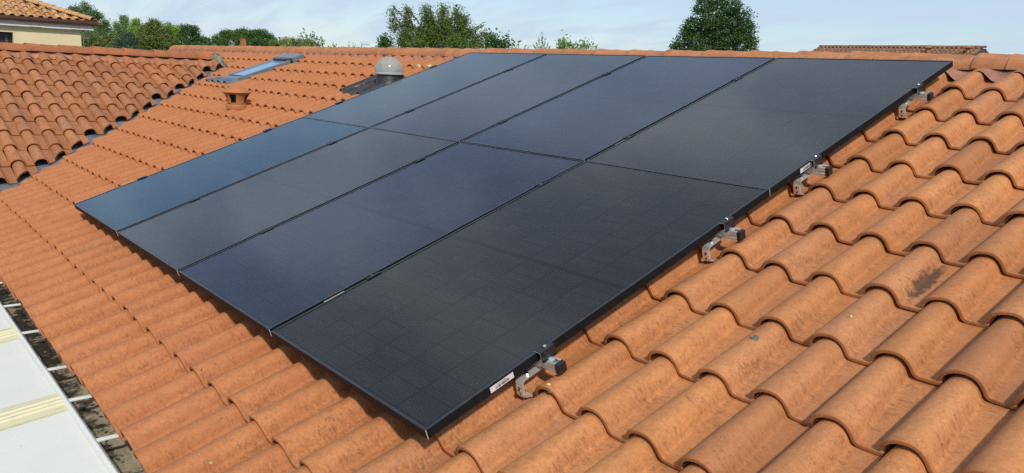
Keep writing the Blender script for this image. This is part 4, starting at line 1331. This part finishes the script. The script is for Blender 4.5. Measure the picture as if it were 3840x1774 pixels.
# the bushy ash with upright sprays
ash = [(1560, 168, 62, 42), (1640, 165, 76, 46), (1720, 168, 64, 42), (1782, 165, 34, 34), (1520, 150, 40, 34), (1600, 120, 46, 44), (1672, 118, 50, 46), (1735, 128, 36, 38),
       (1472, 62, 11, 32), (1482, 105, 15, 26), (1524, 58, 15, 36), (1530, 105, 24, 30), (1598, 52, 22, 32), (1612, 82, 24, 34), (1662, 52, 20, 34), (1672, 88, 26, 30), (1716, 52, 17, 34), (1728, 90, 24, 32), (1768, 120, 17, 28), (1812, 128, 13, 20), (1748, 75, 10, 22)]
make_tree('bushy green tree with upright leafy sprays and yellowing leaves behind the ridge', ash, 26, LM['ash'], .078, 36000, aspect=2.8, hollow=.25)
sprigs('thin upright shoots on the left of the bushy ash', [(1468, 18), (1476, 30), (1520, 16), (1526, 30), (1590, 22), (1612, 18), (1656, 12), (1662, 28), (1715, 14), (1722, 30), (1818, 82), (1812, 96), (1825, 90)], 26, LM['ash'], .09, 40, cat='shoots', name='tree_shoots', base_y=150, spread=12)
make_tree('small dark conifer-shaped bush left of the bushy ash', [(1446, 165, 16, 22), (1444, 148, 9, 14), (1456, 175, 14, 14)], 30, LM['dark'], .11, 700)
make_tree('low dark bush right of the bushy ash', [(1850, 160, 34, 26), (1885, 168, 24, 22), (1838, 178, 24, 18), (1895, 150, 12, 12), (1842, 138, 12, 12)], 30, LM['dark'], .12, 1300)
sprigs('feathery birch sapling tip above the ridge left of the tall tree', [(2033, 118), (2020, 140), (2046, 142), (2010, 158), (2056, 160), (2034, 135), (2000, 168), (2064, 172)], 34, LM['sparse'], .09, 26, spread=7)
make_tree('light green bush peeping over the ridge left of the tall tree', [(2100, 168, 22, 20), (2125, 172, 22, 22), (2150, 176, 20, 18), (2180, 172, 16, 18), (2205, 165, 10, 16), (2110, 152, 12, 10)], 34, LM['poplar'], .11, 900, hollow=.3)
sprigs('wispy twig with few leaves beside the light green bush', [(2240, 166), (2232, 172), (2226, 176)], 34, LM['light'], .1, 10, base_y=190)
sprigs('thin pale shoots right of the low dark bush', [(1925, 160), (1935, 166), (1945, 170), (1915, 165), (1975, 166), (1990, 170)], 32, LM['sparse'], .08, 12, spread=6)
# left background
make_tree('tall airy grey-green poplar rising behind the golden-tiled house', [(300, 50, 34, 30), (322, 28, 18, 20), (345, 55, 26, 26), (366, 62, 20, 22), (330, 85, 30, 24), (280, 40, 22, 22), (360, 88, 20, 16), (310, 110, 30, 24), (335, 130, 40, 26)], 60, LM['grey'], 0.097, 12844, hollow=.25)
make_tree('open grey-green tree beside the airy poplar', [(385, 95, 20, 16), (398, 90, 12, 14), (378, 115, 26, 18), (400, 125, 26, 22), (370, 140, 30, 22)], 58, LM['grey'], 0.097, 7410, hollow=.3)
make_tree('broad olive tree mass low beside the cream wall', [(320, 185, 30, 16), (380, 185, 40, 14), (430, 180, 30, 14), (330, 150, 36, 28), (375, 155, 38, 26), (415, 150, 30, 28), (350, 165, 40, 20), (400, 172, 36, 16)], 50, LM['olive'], 0.090, 10868)
make_tree('short narrow poplar left of the tallest narrow one', [(437, 108, 11, 24), (436, 90, 6, 10), (446, 110, 8, 18), (440, 135, 14, 22)], 70, LM['poplar'], 0.097, 3458)
make_tree('tallest narrow poplar of the left background', [(465, 92, 13, 24), (460, 72, 7, 14), (471, 70, 6, 13), (468, 115, 16, 22), (474, 95, 9, 20)], 70, LM['poplar'], 0.097, 4446)
make_tree('yellow-green tufted poplar right of the tallest narrow one', [(508, 92, 14, 18), (504, 80, 6, 10), (518, 82, 7, 12), (498, 108, 14, 18), (522, 105, 14, 18), (510, 125, 26, 20)], 66, LM['light'], 0.097, 4940)
make_tree('dark blue-green spruce below the poplars', [(470, 182, 44, 12), (475, 150, 26, 22), (472, 130, 12, 12), (491, 135, 8, 18), (500, 155, 18, 18), (450, 165, 24, 14), (480, 172, 38, 12)], 46, LM['spruce'], 0.065, 7904)
make_tree('large olive-brown tree with a rounded crown left of the oaks', [(540, 178, 40, 16), (600, 180, 44, 16), (545, 120, 32, 30), (575, 105, 26, 28), (566, 88, 16, 14), (600, 115, 28, 30), (625, 125, 24, 26), (560, 150, 50, 26), (615, 158, 40, 24), (530, 150, 30, 26), (590, 84, 8, 10)], 48, LM['olive'], 0.085, 17784)
make_tree('bright yellow-green tree squeezed in front of the round oak', [(645, 112, 18, 16), (662, 108, 14, 14), (655, 130, 20, 20), (672, 125, 12, 14), (640, 145, 22, 22), (636, 95, 8, 8)], 52, LM['light'], 0.081, 6422)
make_tree('round deep green oak above the left end of the ridge', [(660, 176, 40, 14), (730, 168, 34, 12), (695, 108, 22, 18), (715, 115, 20, 22), (735, 125, 16, 24), (680, 130, 18, 22), (705, 140, 36, 24), (690, 160, 40, 18), (740, 150, 18, 20), (728, 105, 10, 10)], 52, LM['dark'], 0.081, 12844)
make_tree('low green tree sloping down right of the round oak', [(760, 150, 20, 16), (785, 158, 16, 14), (770, 170, 30, 14), (740, 172, 24, 12)], 54, LM['oak'], 0.081, 4940)
make_tree('dark green hedge tree at the left of the broad clump', [(815, 148, 18, 18), (845, 132, 20, 22), (862, 128, 16, 18), (838, 160, 30, 18)], 50, LM['oak'], 0.081, 6916)
make_tree('middle tree of the broad green clump behind the chimney', [(890, 132, 18, 20), (915, 126, 22, 18), (935, 132, 18, 18), (905, 152, 34, 22)], 50, LM['oak'], 0.081, 8398)
make_tree('right tree of the broad green clump behind the chimney', [(960, 128, 20, 18), (985, 130, 20, 18), (1012, 142, 16, 18), (1022, 150, 12, 14), (965, 155, 34, 20), (1000, 162, 28, 16)], 50, LM['dark'], 0.081, 9386)
make_tree('low olive shrub bank right of the broad clump', [(1040, 160, 30, 14), (1080, 156, 34, 14), (1130, 160, 34, 14), (1165, 166, 26, 10), (1060, 172, 40, 10), (1110, 172, 50, 10)], 42, LM['olive'], 0.065, 8892)
sprigs('slender sparse tree with pale stem over the olive shrub bank', [(1138, 108), (1128, 124), (1150, 128), (1170, 112), (1165, 126), (1180, 124), (1118, 134), (1190, 136), (1205, 136), (1212, 148), (1195, 160), (1158, 140), (1220, 150)], 38, LM['sparse'], .13, 24, base_y=185, spread=11)
sprigs('scattered leafy twigs over the olive shrub bank', [(1046, 138), (1055, 146), (1075, 134), (1096, 140), (1092, 148)], 40, LM['light'], .13, 16, base_y=175, spread=9)
sprigs('few thin twigs right of the slender sparse tree', [(1248, 160), (1240, 168), (1255, 168), (1262, 164), (1270, 174), (1232, 172)], 38, LM['sparse'], .11, 12, base_y=185, spread=7)
sprigs('bare twigs beside the television aerial', [(1308, 154), (1304, 166), (1325, 158), (1334, 162), (1330, 172)], 38, LM['sparse'], .07, 8, base_y=185, spread=6)

# ---- chimney, aerials
P = at(911, 160, 17)
ch = empty('brick_chimney', (P.x, P.y, GZ)); tag(ch, 'small reddish chimney stack just above the ridge in front of the green clump', 'chimney')
k = px_size(P); hz = P.z - GZ
M['brick'] = simple('red_brick', (.30, .115, .06), .9, var=.3, vscale=14)
s = MB(); s.box((-9*k, -9*k, 0), (9*k, 9*k, hz - 2*k)); s.build('stack', M['brick'], ch)
s = MB(); s.box((-8*k, -8*k, hz-1.9*k), (-1.5*k, 8*k, hz + 15*k)); s.box((2*k, -8*k, hz-1.9*k), (8*k, 8*k, hz + 12*k)); s.build('crown', M['brick'], ch)
M['aerial'] = simple('aerial_metal', (.30, .31, .32), .5, .6)
def aerial(label, px, py, D, w, hgt):
    P = at(px, py, D); k = px_size(P); a = empty('tv_aerial', (P.x, P.y, GZ)); tag(a, label, 'aerial', 'television aerials')
    hz = P.z - GZ
    s = MB(); s.tube((0, 0, 0), (0, 0, hz), .014, n=6); s.build('mast', M['aerial'], a)
    s = MB(); r = Vector((RIGHT.x, RIGHT.y, 0)).normalized()
    s.tube(r*0, r*(w*k), .008, n=6)
    s.v = [(x_, y_, z_ + hz - 3*k) for x_, y_, z_ in s.v]; s.build('boom', M['aerial'], a)
    s = MB()
    for i in range(6):
        c = r*(w*k*(i/5.0)) + Vector((0, 0, hz - 3*k)); s.tube(c - Vector((0, 0, hgt*k*.2)), c + Vector((-.1, 0, hgt*k*.8)), .004, n=5)
    s.build('element', M['aerial'], a)
aerial('thin television aerial poking over the ridge left of the bushy ash', 1356, 163, 30, 30, 14)
aerial('television aerial beside the cream wall of the neighbour house', 312, 140, 38, 22, 12)
for a in bpy.data.objects:
    pass
